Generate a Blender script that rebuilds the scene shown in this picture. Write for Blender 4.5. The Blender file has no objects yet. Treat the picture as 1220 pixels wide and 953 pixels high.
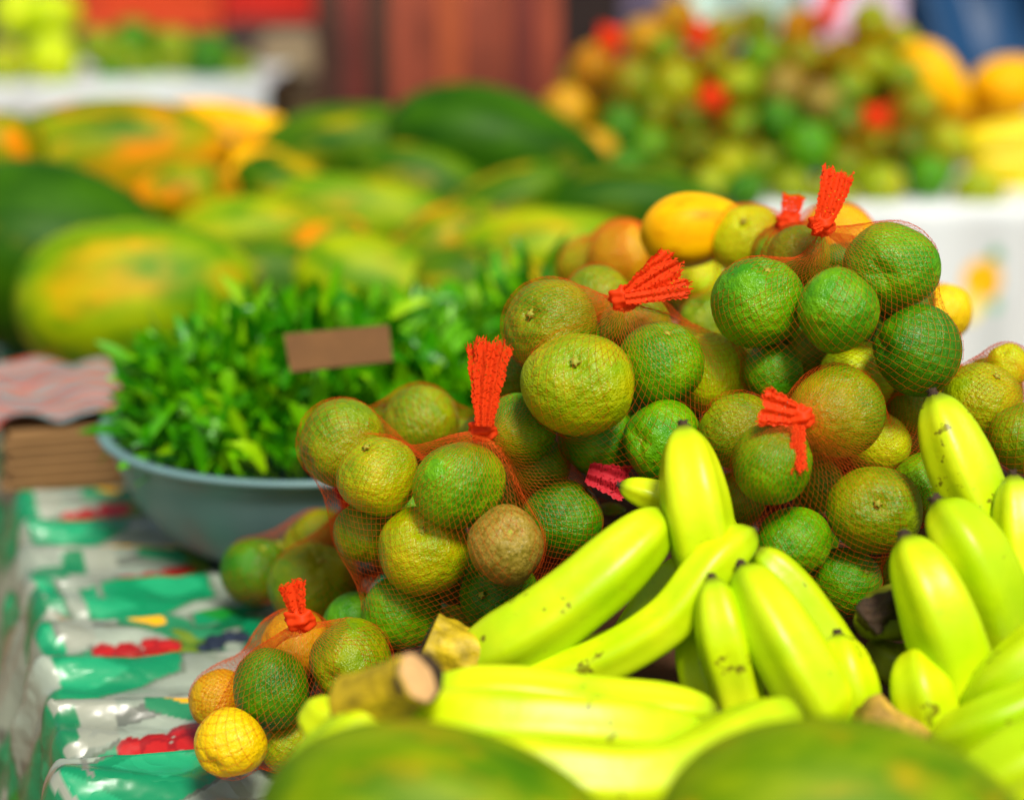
import bpy, math, random
import numpy as np
from mathutils import Vector, Matrix, noise as mnoise
random.seed(7); rng = np.random.default_rng(7)
scene = bpy.context.scene
C = scene.collection
PI = math.pi

# ------------------------------------------------------------------ camera frame
W0, H0, F = 1220.0, 953.0, 2277.0
TABLE_Z = 0.80
HC = 0.72                                    # camera height above the table top
PITCH = math.radians(15)
CAM = np.array([0, 0, TABLE_Z + HC])
RT = np.array([1.0, 0, 0])
FW = np.array([0, math.cos(PITCH), -math.sin(PITCH)])
UP = np.array([0, math.sin(PITCH), math.cos(PITCH)])

def P(x, y, d):
    """point seen at photo pixel (x, y), d metres in front of the camera"""
    return CAM + d * (FW + RT * (x - W0 / 2) / F - UP * (y - H0 / 2) / F)
def V(a): return Vector((float(a[0]), float(a[1]), float(a[2])))
def unit(a):
    a = np.asarray(a, float); return a / (np.linalg.norm(a) + 1e-12)

# ------------------------------------------------------------------ materials
def srgb(r, g, b):
    f = lambda c: (c / 255 / 12.92) if c / 255 <= .04045 else ((c / 255 + .055) / 1.055) ** 2.4
    return (f(r), f(g), f(b), 1)
def new_mat(name):
    m = bpy.data.materials.new(name); m.use_nodes = True
    return m, m.node_tree.nodes, m.node_tree.links, m.node_tree.nodes['Principled BSDF']
def tex_coord(n, l, scale=None, obj_random=True):
    tc = n.new('ShaderNodeTexCoord'); out = tc.outputs['Object']
    if obj_random:
        oi = n.new('ShaderNodeObjectInfo'); mu = n.new('ShaderNodeMath'); mu.operation = 'MULTIPLY'; mu.inputs[1].default_value = 37
        l.new(oi.outputs['Random'], mu.inputs[0])
        ad = n.new('ShaderNodeVectorMath'); ad.operation = 'ADD'
        l.new(out, ad.inputs[0]); l.new(mu.outputs[0], ad.inputs[1]); out = ad.outputs[0]
    return out
def noise_node(n, l, vec, scale, detail=3, rough=.55):
    t = n.new('ShaderNodeTexNoise'); t.inputs['Scale'].default_value = scale
    t.inputs['Detail'].default_value = detail; t.inputs['Roughness'].default_value = rough
    l.new(vec, t.inputs['Vector']); return t.outputs['Fac']
def ramp(n, l, fac, stops):
    r = n.new('ShaderNodeValToRGB'); e = r.color_ramp.elements
    while len(e) < len(stops): e.new(0.5)
    for i, (p, c) in enumerate(stops):
        e[i].position = p; e[i].color = c if len(c) == 4 else (*c, 1)
    l.new(fac, r.inputs['Fac']); return r.outputs['Color']
def mixc(n, l, fac, a, b, mode='MIX'):
    m = n.new('ShaderNodeMix'); m.data_type = 'RGBA'; m.blend_type = mode
    if isinstance(fac, float): m.inputs[0].default_value = fac
    else: l.new(fac, m.inputs[0])
    for k, s in ((6, a), (7, b)):
        if isinstance(s, tuple): m.inputs[k].default_value = s
        else: l.new(s, m.inputs[k])
    return m.outputs[2]
def plain(name, col, rough=.6, var=.25, scale=8, bump=0.0, bscale=60, spec=.5, metal=0):
    m, n, l, b = new_mat(name)
    v = tex_coord(n, l)
    f = noise_node(n, l, v, scale, 5)
    d = tuple(c * (1 - var) for c in col[:3]) + (1,); u = tuple(min(1, c * (1 + var)) for c in col[:3]) + (1,)
    l.new(ramp(n, l, f, [(.3, d), (.7, u)]), b.inputs['Base Color'])
    b.inputs['Roughness'].default_value = rough; b.inputs['Metallic'].default_value = metal
    b.inputs['Specular IOR Level'].default_value = spec
    if bump:
        bp = n.new('ShaderNodeBump'); bp.inputs['Strength'].default_value = bump; bp.inputs['Distance'].default_value = .004
        l.new(noise_node(n, l, v, bscale, 6), bp.inputs['Height']); l.new(bp.outputs[0], b.inputs['Normal'])
    return m

def citrus_mat(name, a, b_, c, brown=0.0):
    """unit-radius fruit: a main skin colour, b_ blush, c darker flecks"""
    m, n, l, b = new_mat(name)
    v = tex_coord(n, l)
    f1 = noise_node(n, l, v, 1.1, 3)
    col = ramp(n, l, f1, [(.36, a), (.66, b_)])
    f2 = noise_node(n, l, v, 9, 6, .7)
    col = mixc(n, l, ramp(n, l, f2, [(.50, (0, 0, 0)), (.72, (.5, .5, .5))]), col, c)
    vo = n.new('ShaderNodeTexVoronoi'); vo.inputs['Scale'].default_value = 26; l.new(v, vo.inputs['Vector'])
    pits = ramp(n, l, vo.outputs['Distance'], [(.0, (0, 0, 0)), (.28, (1, 1, 1))])
    dk = tuple(x * .55 for x in c[:3]) + (1,)
    col = mixc(n, l, pits, mixc(n, l, .22, col, dk), col)
    if brown:
        f3 = noise_node(n, l, v, 5, 10, .95)
        col = mixc(n, l, ramp(n, l, f3, [(.44, (0, 0, 0)), (.56, (brown,) * 3)]), col, srgb(186, 158, 70))
    # stray skin blemishes
    f4 = noise_node(n, l, v, 3.3, 8, .8)
    col = mixc(n, l, ramp(n, l, f4, [(.67, (0, 0, 0)), (.76, (.4, .4, .4))]), col, srgb(150, 140, 30))
    l.new(col, b.inputs['Base Color'])
    b.inputs['Roughness'].default_value = .30
    b.inputs['Specular IOR Level'].default_value = .30
    b1 = n.new('ShaderNodeBump'); b1.inputs['Strength'].default_value = .22; b1.inputs['Distance'].default_value = .014
    l.new(vo.outputs['Distance'], b1.inputs['Height'])
    b2 = n.new('ShaderNodeBump'); b2.inputs['Strength'].default_value = .22; b2.inputs['Distance'].default_value = .10
    l.new(noise_node(n, l, v, 4.5, 4), b2.inputs['Height']); l.new(b1.outputs[0], b2.inputs['Normal'])
    l.new(b2.outputs[0], b.inputs['Normal'])
    return m
CM = {
 'g':  citrus_mat('green_peel', srgb(62, 140, 0), srgb(112, 172, 0), srgb(44, 112, 2)),
 'dg': citrus_mat('deep_green_peel', srgb(36, 106, 0), srgb(74, 136, 0), srgb(26, 84, 2)),
 'o':  citrus_mat('olive_peel', srgb(92, 134, 0), srgb(146, 158, 0), srgb(62, 106, 0)),
 'yo': citrus_mat('yellow_olive_peel', srgb(130, 162, 0), srgb(182, 180, 0), srgb(96, 136, 0)),
 'yg': citrus_mat('yellow_green_peel', srgb(184, 216, 0), srgb(210, 222, 0), srgb(150, 192, 0)),
 'y':  citrus_mat('yellow_peel', srgb(238, 196, 2), srgb(240, 205, 2), srgb(216, 166, 4)),
 'or': citrus_mat('mustard_peel', srgb(214, 150, 6), srgb(190, 158, 8), srgb(180, 120, 6)),
 'br': citrus_mat('russet_peel', srgb(104, 98, 10), srgb(140, 116, 22), srgb(64, 54, 8), brown=.75),
}
def banana_mat():
    m, n, l, b = new_mat('banana_peel')
    v = tex_coord(n, l)
    f = noise_node(n, l, v, 16, 3)
    col = ramp(n, l, f, [(.33, srgb(178, 212, 2)), (.62, srgb(212, 228, 12))])
    at = n.new('ShaderNodeAttribute'); at.attribute_name = 'along'
    col = mixc(n, l, ramp(n, l, at.outputs['Fac'], [(.0, (.55, .55, .55)), (.16, (0, 0, 0)), (.90, (0, 0, 0)), (1, (.7, .7, .7))]), col, srgb(128, 176, 14))
    sd_ = n.new('ShaderNodeAttribute'); sd_.attribute_name = 'side'
    col = mixc(n, l, ramp(n, l, sd_.outputs['Fac'], [(.45, (0, 0, 0)), (.97, (.6, .6, .6))]), col, srgb(150, 196, 0))
    sp = noise_node(n, l, v, 95, 4, .6)
    big = noise_node(n, l, v, 20, 3)
    mm = n.new('ShaderNodeMath'); mm.operation = 'MULTIPLY'; l.new(sp, mm.inputs[0]); l.new(big, mm.inputs[1])
    col = mixc(n, l, ramp(n, l, mm.outputs[0], [(.372, (0, 0, 0)), (.40, (.8, .8, .8))]), col, srgb(92, 66, 16))
    st = n.new('ShaderNodeVectorMath'); st.operation = 'MULTIPLY'; st.inputs[1].default_value = (1, 1, 2.6); l.new(v, st.inputs[0])
    bz = noise_node(n, l, st.outputs[0], 30, 7, .8)
    col = mixc(n, l, ramp(n, l, bz, [(.60, (0, 0, 0)), (.70, (.5, .5, .5))]), col, srgb(150, 150, 20))
    col = mixc(n, l, ramp(n, l, at.outputs['Fac'], [(.955, (0, 0, 0)), (1, (.8, .8, .8))]), col, srgb(84, 66, 24))
    rd = n.new('ShaderNodeAttribute'); rd.attribute_name = 'ridge'
    col = mixc(n, l, ramp(n, l, rd.outputs['Fac'], [(.80, (0, 0, 0)), (1, (.35, .35, .35))]), col, srgb(168, 196, 10))
    l.new(col, b.inputs['Base Color'])
    b.inputs['Roughness'].default_value = .36; b.inputs['Specular IOR Level'].default_value = .32
    bp = n.new('ShaderNodeBump'); bp.inputs['Strength'].default_value = .25; bp.inputs['Distance'].default_value = .003
    l.new(noise_node(n, l, v, 45, 4), bp.inputs['Height']); l.new(bp.outputs[0], b.inputs['Normal'])
    return m
BAN = banana_mat()
BAN_OLD = plain('spotted_old_banana_peel', srgb(136, 142, 22), .5, .3, 40)
STALK = plain('banana_stalk', srgb(186, 160, 12), .55, .5, 70, .5, 160)
CUT = plain('dry_cut_stalk', srgb(214, 168, 110), .8, .2, 90, .6, 250)
DARKTIP = plain('dried_blossom_end', srgb(58, 40, 22), .85, .4, 150, .6, 300)
def papaya_mat(name, g1, g2, ripe, lo, hi, scale=1.0):
    m, n, l, b = new_mat(name)
    v = tex_coord(n, l)
    ms = n.new('ShaderNodeVectorMath'); ms.operation = 'MULTIPLY'; ms.inputs[1].default_value = (.75, 1.25, 1.25); l.new(v, ms.inputs[0])
    f = noise_node(n, l, ms.outputs[0], 1.9, 5); col = ramp(n, l, f, [(.36, g1), (.64, g2)])
    f2 = noise_node(n, l, ms.outputs[0], scale, 4)
    col = mixc(n, l, ramp(n, l, f2, [(lo, (0, 0, 0)), (hi, (1, 1, 1))]), col, ripe)
    f3 = noise_node(n, l, v, 14, 6, .75)
    col = mixc(n, l, ramp(n, l, f3, [(.62, (0, 0, 0)), (.72, (.4, .4, .4))]), col, srgb(120, 120, 30))
    l.new(col, b.inputs['Base Color']); b.inputs['Roughness'].default_value = .5; b.inputs['Specular IOR Level'].default_value = .12
    return m
G_D, G_M, G_Y = srgb(26, 70, 0), srgb(80, 140, 4), srgb(170, 192, 4)
PM = {
 'dark':  papaya_mat('dark_green_papaya_skin', G_D, srgb(50, 96, 0), srgb(130, 130, 0), .58, .74),
 'mid':   papaya_mat('green_papaya_skin', srgb(30, 80, 0), srgb(84, 120, 0), srgb(196, 158, 0), .52, .68),
 'lime':  papaya_mat('yellow_green_papaya_skin', srgb(78, 128, 0), srgb(150, 168, 0), srgb(214, 152, 0), .53, .72),
 'ripe':  papaya_mat('orange_flushed_papaya_skin', srgb(58, 104, 0), srgb(140, 148, 0), srgb(232, 132, 0), .47, .62),
 'gold':  papaya_mat('golden_papaya_skin', srgb(240, 168, 0), srgb(250, 188, 0), srgb(206, 128, 0), .55, .7),
 'front': papaya_mat('mottled_green_papaya_skin', srgb(66, 112, 0), srgb(124, 148, 0), srgb(176, 142, 0), .52, .72, 1.8),
}
def net_mat(name, col):
    m, n, l, b = new_mat(name)
    b.inputs['Base Color'].default_value = col; b.inputs['Roughness'].default_value = .5; b.inputs['Specular IOR Level'].default_value = .15
    tr = n.new('ShaderNodeBsdfTranslucent'); tr.inputs['Color'].default_value = col
    mx = n.new('ShaderNodeMixShader'); mx.inputs[0].default_value = .45
    out = n['Material Output']; l.new(b.outputs[0], mx.inputs[1]); l.new(tr.outputs[0], mx.inputs[2]); l.new(mx.outputs[0], out.inputs['Surface'])
    return m
NET = net_mat('red_orange_plastic_net', (1.0, .17, .02, 1))
NETD = net_mat('crimson_plastic_net', (.75, .03, .05, 1))
KNOT = net_mat('bright_red_net_knot', (1.0, .08, .01, 1))

# ------------------------------------------------------------------ mesh helpers
def mesh_np(name, verts, faces, mat, parent=None, smooth=True, loc=None):
    """faces: (n,k) int array or list of tuples"""
    me = bpy.data.meshes.new(name)
    if isinstance(faces, np.ndarray):
        nv, (nf, k) = len(verts), faces.shape
        me.vertices.add(nv); me.vertices.foreach_set('co', np.asarray(verts, np.float32).ravel())
        me.loops.add(nf * k); me.loops.foreach_set('vertex_index', faces.astype(np.int32).ravel())
        me.polygons.add(nf); me.polygons.foreach_set('loop_start', np.arange(0, nf * k, k, dtype=np.int32))
        me.update(calc_edges=True)
    else:
        me.from_pydata([tuple(map(float, v)) for v in verts], [], faces); me.update()
    if smooth: me.polygons.foreach_set('use_smooth', [True] * len(me.polygons))
    if mat: me.materials.append(mat)
    o = bpy.data.objects.new(name, me); C.objects.link(o)
    if parent: o.parent = parent
    if loc is not None: o.location = V(loc)
    return o
def tag(o, label=None, cat=None, group=None, kind=None):
    if label: o['label'] = label
    if cat: o['category'] = cat
    if group: o['group'] = group
    if kind: o['kind'] = kind
    return o
def empty(name, loc):
    o = bpy.data.objects.new(name, None); C.objects.link(o); o.location = V(loc); o.empty_display_size = .05; return o
def grid_faces(nu, nv, wrap_v=False):
    i = np.arange(nu - 1)[:, None]; j = np.arange(nv if wrap_v else nv - 1)[None, :]
    a = i * nv + j; b = i * nv + (j + 1) % nv
    return np.stack([a, b, b + nv, a + nv], -1).reshape(-1, 4)
class Boxes:
    def __init__(s): s.v = []; s.f = []
    def box(s, c, size, rz=0.0, tilt=None, bev=0.0):
        R = Matrix.Rotation(rz, 3, 'Z')
        if tilt: R = R @ Matrix.Rotation(tilt[1], 3, tilt[0])
        k = len(s.v); sx, sy, sz = [q / 2 for q in size]
        b = min(bev, sx * .9, sy * .9, sz * .9)
        if b <= 0:
            for x, y, z in ((-1,-1,-1),(1,-1,-1),(1,1,-1),(-1,1,-1),(-1,-1,1),(1,-1,1),(1,1,1),(-1,1,1)):
                p = R @ Vector((x*sx, y*sy, z*sz)); s.v.append((p.x+c[0], p.y+c[1], p.z+c[2]))
            s.f += [(k,k+3,k+2,k+1),(k+4,k+5,k+6,k+7),(k,k+1,k+5,k+4),(k+1,k+2,k+6,k+5),(k+2,k+3,k+7,k+6),(k+3,k,k+4,k+7)]
        else:
            import bmesh
            bm = bmesh.new(); bmesh.ops.create_cube(bm, size=1)
            for v in bm.verts: v.co = Vector((v.co.x*size[0], v.co.y*size[1], v.co.z*size[2]))
            bmesh.ops.bevel(bm, geom=bm.edges[:], offset=b, segments=2, affect='EDGES')
            for v in bm.verts:
                p = R @ v.co; s.v.append((p.x+c[0], p.y+c[1], p.z+c[2]))
            bm.verts.index_update()
            for f in bm.faces: s.f.append(tuple(k + v.index for v in f.verts))
            bm.free()
    def build(s, name, mat, parent=None):
        return mesh_np(name, s.v, s.f, mat, parent, smooth=False)
def lathe(profile, seg=64):
    pr = np.array(profile); a = np.linspace(0, 2*PI, seg, endpoint=False)
    v = np.stack([pr[:, 0, None]*np.cos(a), pr[:, 0, None]*np.sin(a), np.repeat(pr[:, 1, None], seg, 1)], -1).reshape(-1, 3)
    return v, grid_faces(len(pr), seg, True)
def wires(pts, ed, rad):
    """three-sided thin strands along every edge"""
    a, b = pts[ed[:, 0]], pts[ed[:, 1]]
    d = b - a; L = np.linalg.norm(d, axis=1); ok = L > 1e-5
    a, b, d = a[ok], b[ok], d[ok] / L[ok, None]
    h = np.where(np.abs(d[:, 2:3]) < .9, np.array([[0, 0, 1.]]), np.array([[1., 0, 0]]))
    u = np.cross(d, h); u /= np.linalg.norm(u, axis=1)[:, None]; w = np.cross(d, u)
    n = len(a); vs = np.empty((n, 6, 3))
    for k in range(3):
        o = (u*math.cos(k*2.0944) + w*math.sin(k*2.0944))*(rad*np.clip(L[ok]/.0030, .32, 1.0))[:, None]
        vs[:, k] = a + o; vs[:, 3+k] = b + o
    base = (np.arange(n)*6)[:, None, None]
    f = np.array([[0, 1, 4, 3], [1, 2, 5, 4], [2, 0, 3, 5]])[None] + base
    return vs.reshape(-1, 3), f.reshape(-1, 4)
def dots(pts, rad, near=None):
    o = np.array([[1,0,0],[0,1,0],[0,0,1],[-1,0,0],[0,-1,0],[0,0,-1]])*rad
    vs = (pts[:, None] + o[None]*(1 if near is None else np.clip(near/.0026, .4, 1)[:, None, None])).reshape(-1, 3)
    q = np.array([[0,1,2,2],[1,3,2,2],[3,4,2,2],[4,0,2,2],[1,0,5,5],[3,1,5,5],[4,3,5,5],[0,4,5,5]])
    # quads folded from octahedron triangles in pairs
    q = np.array([[0,1,3,2],[3,4,0,2],[1,0,4,5],[4,3,1,5]])
    return vs, (q[None] + (np.arange(len(pts))*6)[:, None, None]).reshape(-1, 4)

# ------------------------------------------------------------------ citrus fruit
def citrus_mesh(k):
    r = random.Random(100 + k); nu, nv = 36, 56
    t = np.linspace(.0, PI, nu); a = np.linspace(0, 2*PI, nv, endpoint=False)
    T, A = np.meshgrid(t, a, indexing='ij')
    d = np.stack([np.sin(T)*np.cos(A), np.sin(T)*np.sin(A), np.cos(T)], -1)
    rad = np.ones_like(T)
    ph = [r.uniform(0, 6) for _ in range(8)]
    rad += .036*np.sin(2*d[..., 0]*1.7 + ph[0]) + .030*np.sin(3*d[..., 1] + ph[1])*np.cos(2.2*d[..., 2] + ph[2]) + .014*np.sin(5*d[..., 0] + 4*d[..., 1] + ph[3])
    rad += -.10*np.exp(-(T/.20)**2) + .035*np.exp(-((T-.42)/.22)**2)           # stem dimple with shoulder
    rad += .012*np.cos(A*r.choice([5, 6, 7]) + ph[4])*np.exp(-((T-.3)/.28)**2)  # puckered ribs round the stem
    rad += -.05*np.exp(-((PI-T)/.13)**2)
    v = d*rad[..., None]; v[..., 2] *= r.uniform(.89, 1.02); v[..., 0] *= r.uniform(.96, 1.04)
    me_o = mesh_np('citrus_source', v.reshape(-1, 3), grid_faces(nu, nv, True), None)
    me = me_o.data; bpy.data.objects.remove(me_o); return me
CITRUS = [citrus_mesh(k) for k in range(7)]
def mesh_copy_mat(me, m):
    key = (me.name, m.name)
    if key not in mesh_copy_mat.c:
        d = me.copy(); d.materials.clear(); d.materials.append(m); mesh_copy_mat.c[key] = d
    return mesh_copy_mat.c[key]
mesh_copy_mat.c = {}
CALYX_M = plain('dry_calyx', srgb(150, 160, 40), .7, .3, 30)
def calyx_mesh():
    vs = [(0, 0, .035)]; fs = []
    for k in range(10):
        rr = .115 if k % 2 == 0 else .055; a = k*PI/5
        vs.append((rr*math.cos(a), rr*math.sin(a), .0 if k % 2 == 0 else .02))
    n = len(vs)
    vs += [(x, y, z-.05) for x, y, z in vs]
    for k in range(10):
        b, c = 1+k, 1+(k+1) % 10
        fs.append((0, b, c)); fs.append((n, n+c, n+b)); fs.append((b, n+b, n+c, c))
    o = mesh_np('calyx_source', vs, fs, CALYX_M); me = o.data; bpy.data.objects.remove(o); return me
CALYX = calyx_mesh()
cs = lambda x, y, z: RT*x + UP*y - FW*z        # direction in camera space (z towards the camera)
def put_citrus(c, r, kind, label, group, stem=None, name='green_orange', cat='orange'):
    i = put_citrus.n; put_citrus.n += 1
    o = bpy.data.objects.new(name, mesh_copy_mat(CITRUS[i % 7], CM[kind])); C.objects.link(o)
    o.location = V(c); o.scale = (r, r, r)
    if stem is not None:
        z = V(unit(stem)); q = z.to_track_quat('Z', 'Y'); o.rotation_mode = 'QUATERNION'; o.rotation_quaternion = q
        k = bpy.data.objects.new('calyx', CALYX); C.objects.link(k); k.parent = o; k.location = (0, 0, .905)
    elif random.random() < .3:
        dq = unit(cs(random.uniform(-.9, .9), random.uniform(-.2, .9), random.uniform(.3, .9)))
        o.rotation_mode = 'QUATERNION'; o.rotation_quaternion = V(dq).to_track_quat('Z', 'Y')
        k = bpy.data.objects.new('calyx', CALYX); C.objects.link(k); k.parent = o; k.location = (0, 0, .905)
    else:
        # stem end turned away from the lens at random
        d = unit(np.array([random.uniform(-1, 1), random.uniform(-.6, 1), random.uniform(-1, .6)]))
        o.rotation_mode = 'QUATERNION'; o.rotation_quaternion = V(d).to_track_quat('Z', 'Y')
    return tag(o, label, cat, group)
put_citrus.n = 0

# ------------------------------------------------------------------ net bags
def net_surface(fr, K, Q, cols, rows, iters=26, floor=TABLE_Z+.004, slack=.022):
    c = fr[:, :3].mean(0); a = unit(K - c)
    h = np.array([1., 0, 0]) if abs(a[0]) < .8 else np.array([0, 0, 1.])
    u = unit(np.cross(a, h)); w = np.cross(a, u)
    T = np.linspace(0, PI, rows)[:, None] + np.zeros((1, cols))
    Ph = (np.arange(cols)[None, :] + .5*(np.arange(rows)[:, None] % 2))/cols*2*PI
    d = (np.cos(T)[..., None]*a + (np.sin(T)*np.cos(Ph))[..., None]*u + (np.sin(T)*np.sin(Ph))[..., None]*w)
    # pull the net in along each direction until it meets the fruit (softly bridging the gaps)
    t = np.full(T.shape, (np.linalg.norm(fr[:, :3]-c, axis=1) + fr[:, 3]).max() + .01)
    for it in range(40):
        p = c + d*t[..., None]
        ds = np.stack([np.linalg.norm(p-f[:3], axis=-1) - f[3] for f in fr]) 
        m = ds.min(0); sd = m - slack*np.log(np.exp(-(ds-m)/slack).sum(0))*.55
        t = np.maximum(t - np.maximum(sd-.0012, -.004)*.8, .01)
    p = c + d*t[..., None]
    if Q is None: Q = p[-1].mean(0)
    od = (np.arange(rows) % 2 == 1)[:, None, None]
    nb = lambda q: (q + np.where(od, np.roll(q, -1, 1), np.roll(q, 1, 1)))*.5
    # draw the two ends out to the knots
    wK = np.clip(1 - T/.42, 0, 1)[..., None]**2.6; p = p + wK*(K - p[0].mean(0))
    wQ = np.clip(1 - (PI-T)/.5, 0, 1)[..., None]**2.2; p = p + wQ*(Q - p[-1].mean(0))
    for it in range(iters):
        new = .5*(nb(np.roll(p, -1, 0)) + nb(np.roll(p, 1, 0)))
        new[0] = K; new[-1] = Q
        p = p*.3 + new*.7
        for f in fr:
            v = p - f[:3]; L = np.linalg.norm(v, axis=-1, keepdims=True); rr = f[3]*1.022 + .0004
            p = np.where(L < rr, f[:3] + v/np.maximum(L, 1e-6)*rr, p)
        p[..., 2] = np.maximum(p[..., 2], floor)
        p[0] = K; p[-1] = Q
    return p
def net_edges(rows, cols):
    i = np.arange(rows-1)[:, None]; j = np.arange(cols)[None, :]
    a = i*cols + j; od = (i % 2 == 1)
    b1 = (i+1)*cols + j; b2 = (i+1)*cols + np.where(od, (j+1) % cols, (j-1) % cols)
    return np.concatenate([np.stack([a+0*j, b1+0*j], -1).reshape(-1, 2), np.stack([a+0*j, b2], -1).reshape(-1, 2)])
def knot_blob(K, r, parent, mat=KNOT, axis=None):
    nu, nv = 36, 48
    t = np.linspace(0, PI, nu)[:, None] + np.zeros((1, nv)); A = np.linspace(0, 2*PI, nv, endpoint=False)[None] + 0*t
    rad = r*.92*(1 + .13*np.sin(3*A + 4*t) + .07*np.sin(5*A - 3*t) + .07*np.cos(9*t+A))
    d = np.stack([np.sin(t)*np.cos(A)*1.15, np.sin(t)*np.sin(A)*.8, np.cos(t)*.95], -1)
    v = (d*rad[..., None]).reshape(-1, 3) + K
    o = mesh_np('knot', v - np.array(parent.location), grid_faces(nu, nv, True), mat, parent)
    return o
def net_tail(K, dirs, L, w0, w1, parent, mat=KNOT, layers=2, name='gathered_tail'):
    """frayed end of the net beyond the knot: flat pleated layers of closed-up mesh with small holes"""
    d = unit(dirs); s = unit(np.cross(d, FW)); n = np.cross(s, d)
    allv, allf, off = [], [], 0
    r = np.random.default_rng(int(abs(K[0])*1e4) + int(L*1e4))
    for la in range(layers):
        nr = max(18, int(L/.0008)); nc = max(16, int(w1/.0008))
        v_ = np.linspace(0, 1, nr)[:, None]; u_ = np.linspace(-.5, .5, nc)[None]
        ph = r.uniform(0, 6); bend = r.uniform(-.12, .12)
        wd = (w0 + (w1-w0)*v_**.7)*(1 + .05*np.sin(v_*19+ph))
        pl = np.sin(u_*PI*2*r.choice([2, 3]) + ph)*(.035*wd + .0002) + (la-.5)*.0014*(.3+v_)
        colL = 1 + .05*np.sin(u_*9+ph) + r.normal(0, .035, (1, nc))
        zig = .0005*np.sin(v_*L/.0046*2*PI + (np.arange(nc)[None] % 2)*PI)
        wd = wd*1.22; p = K + d*(L*v_*colL)[..., None] + s*(u_*wd + bend*L*v_**2 + zig)[..., None] + n*(pl + .5*bend*L*v_**2)[..., None]
        i = np.arange(nr-1)[:, None]; j = np.arange(nc-1)[None, :]
        a = i*nc + j
        hole = (i % 4 == 0) & ((j + (i//4 % 2)*3) % 6 < 3) & (r.random((nr-1, nc-1)) < .85) & (v_[:-1] > .2)
        hole |= (r.random((nr-1, nc-1)) < .35) & (v_[:-1] > .94)
        f = np.stack([a, a+1, a+nc+1, a+nc], -1)[~hole]
        q = p.reshape(-1, 3); m = len(q); tw = n*.0003
        allv += [q+tw, q-tw]; allf += [f+off, f[:, ::-1]+off+m]; off += 2*m
    return mesh_np(name, np.concatenate(allv) - np.array(parent.location), np.concatenate(allf), mat, parent, smooth=False)
def net_bag(fr, K, Q, cols, rows, label, group, tails, knot_r=.0075, strand=.000115, dot=.00045, mat=NET, iters=26, extra_knots=()):
    fr = np.array(fr)
    base = fr[:, :3].mean(0).copy(); base[2] = (fr[:, 2]-fr[:, 3]).min()
    root = empty('net_bag', base); tag(root, label, 'net bag', group)
    p = net_surface(fr, np.array(K), None if Q is None else np.array(Q), cols, rows, iters)
    pts = p.reshape(-1, 3); pts = pts + rng.normal(0, .00022, pts.shape)
    vv, ff = wires(pts, net_edges(rows, cols), strand)
    if dot:
        sp = np.linalg.norm(p - np.roll(p, 1, 1), axis=-1).ravel()*.7; dv, df = dots(pts[cols*4:-cols*4], dot, sp[cols*4:-cols*4]); ff = np.concatenate([ff, df + len(vv)]); vv = np.concatenate([vv, dv])
    mesh_np('netting', vv - base, ff, mat, root, smooth=False)
    knot_blob(np.array(K), knot_r, root)
    for t in tails: net_tail(np.array(t[0]), t[1], t[2], t[3], t[4], root, *(t[5:] if len(t) > 5 else ()))
    for k, r in extra_knots: knot_blob(np.array(k), r, root, NETD)
    return root

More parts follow.
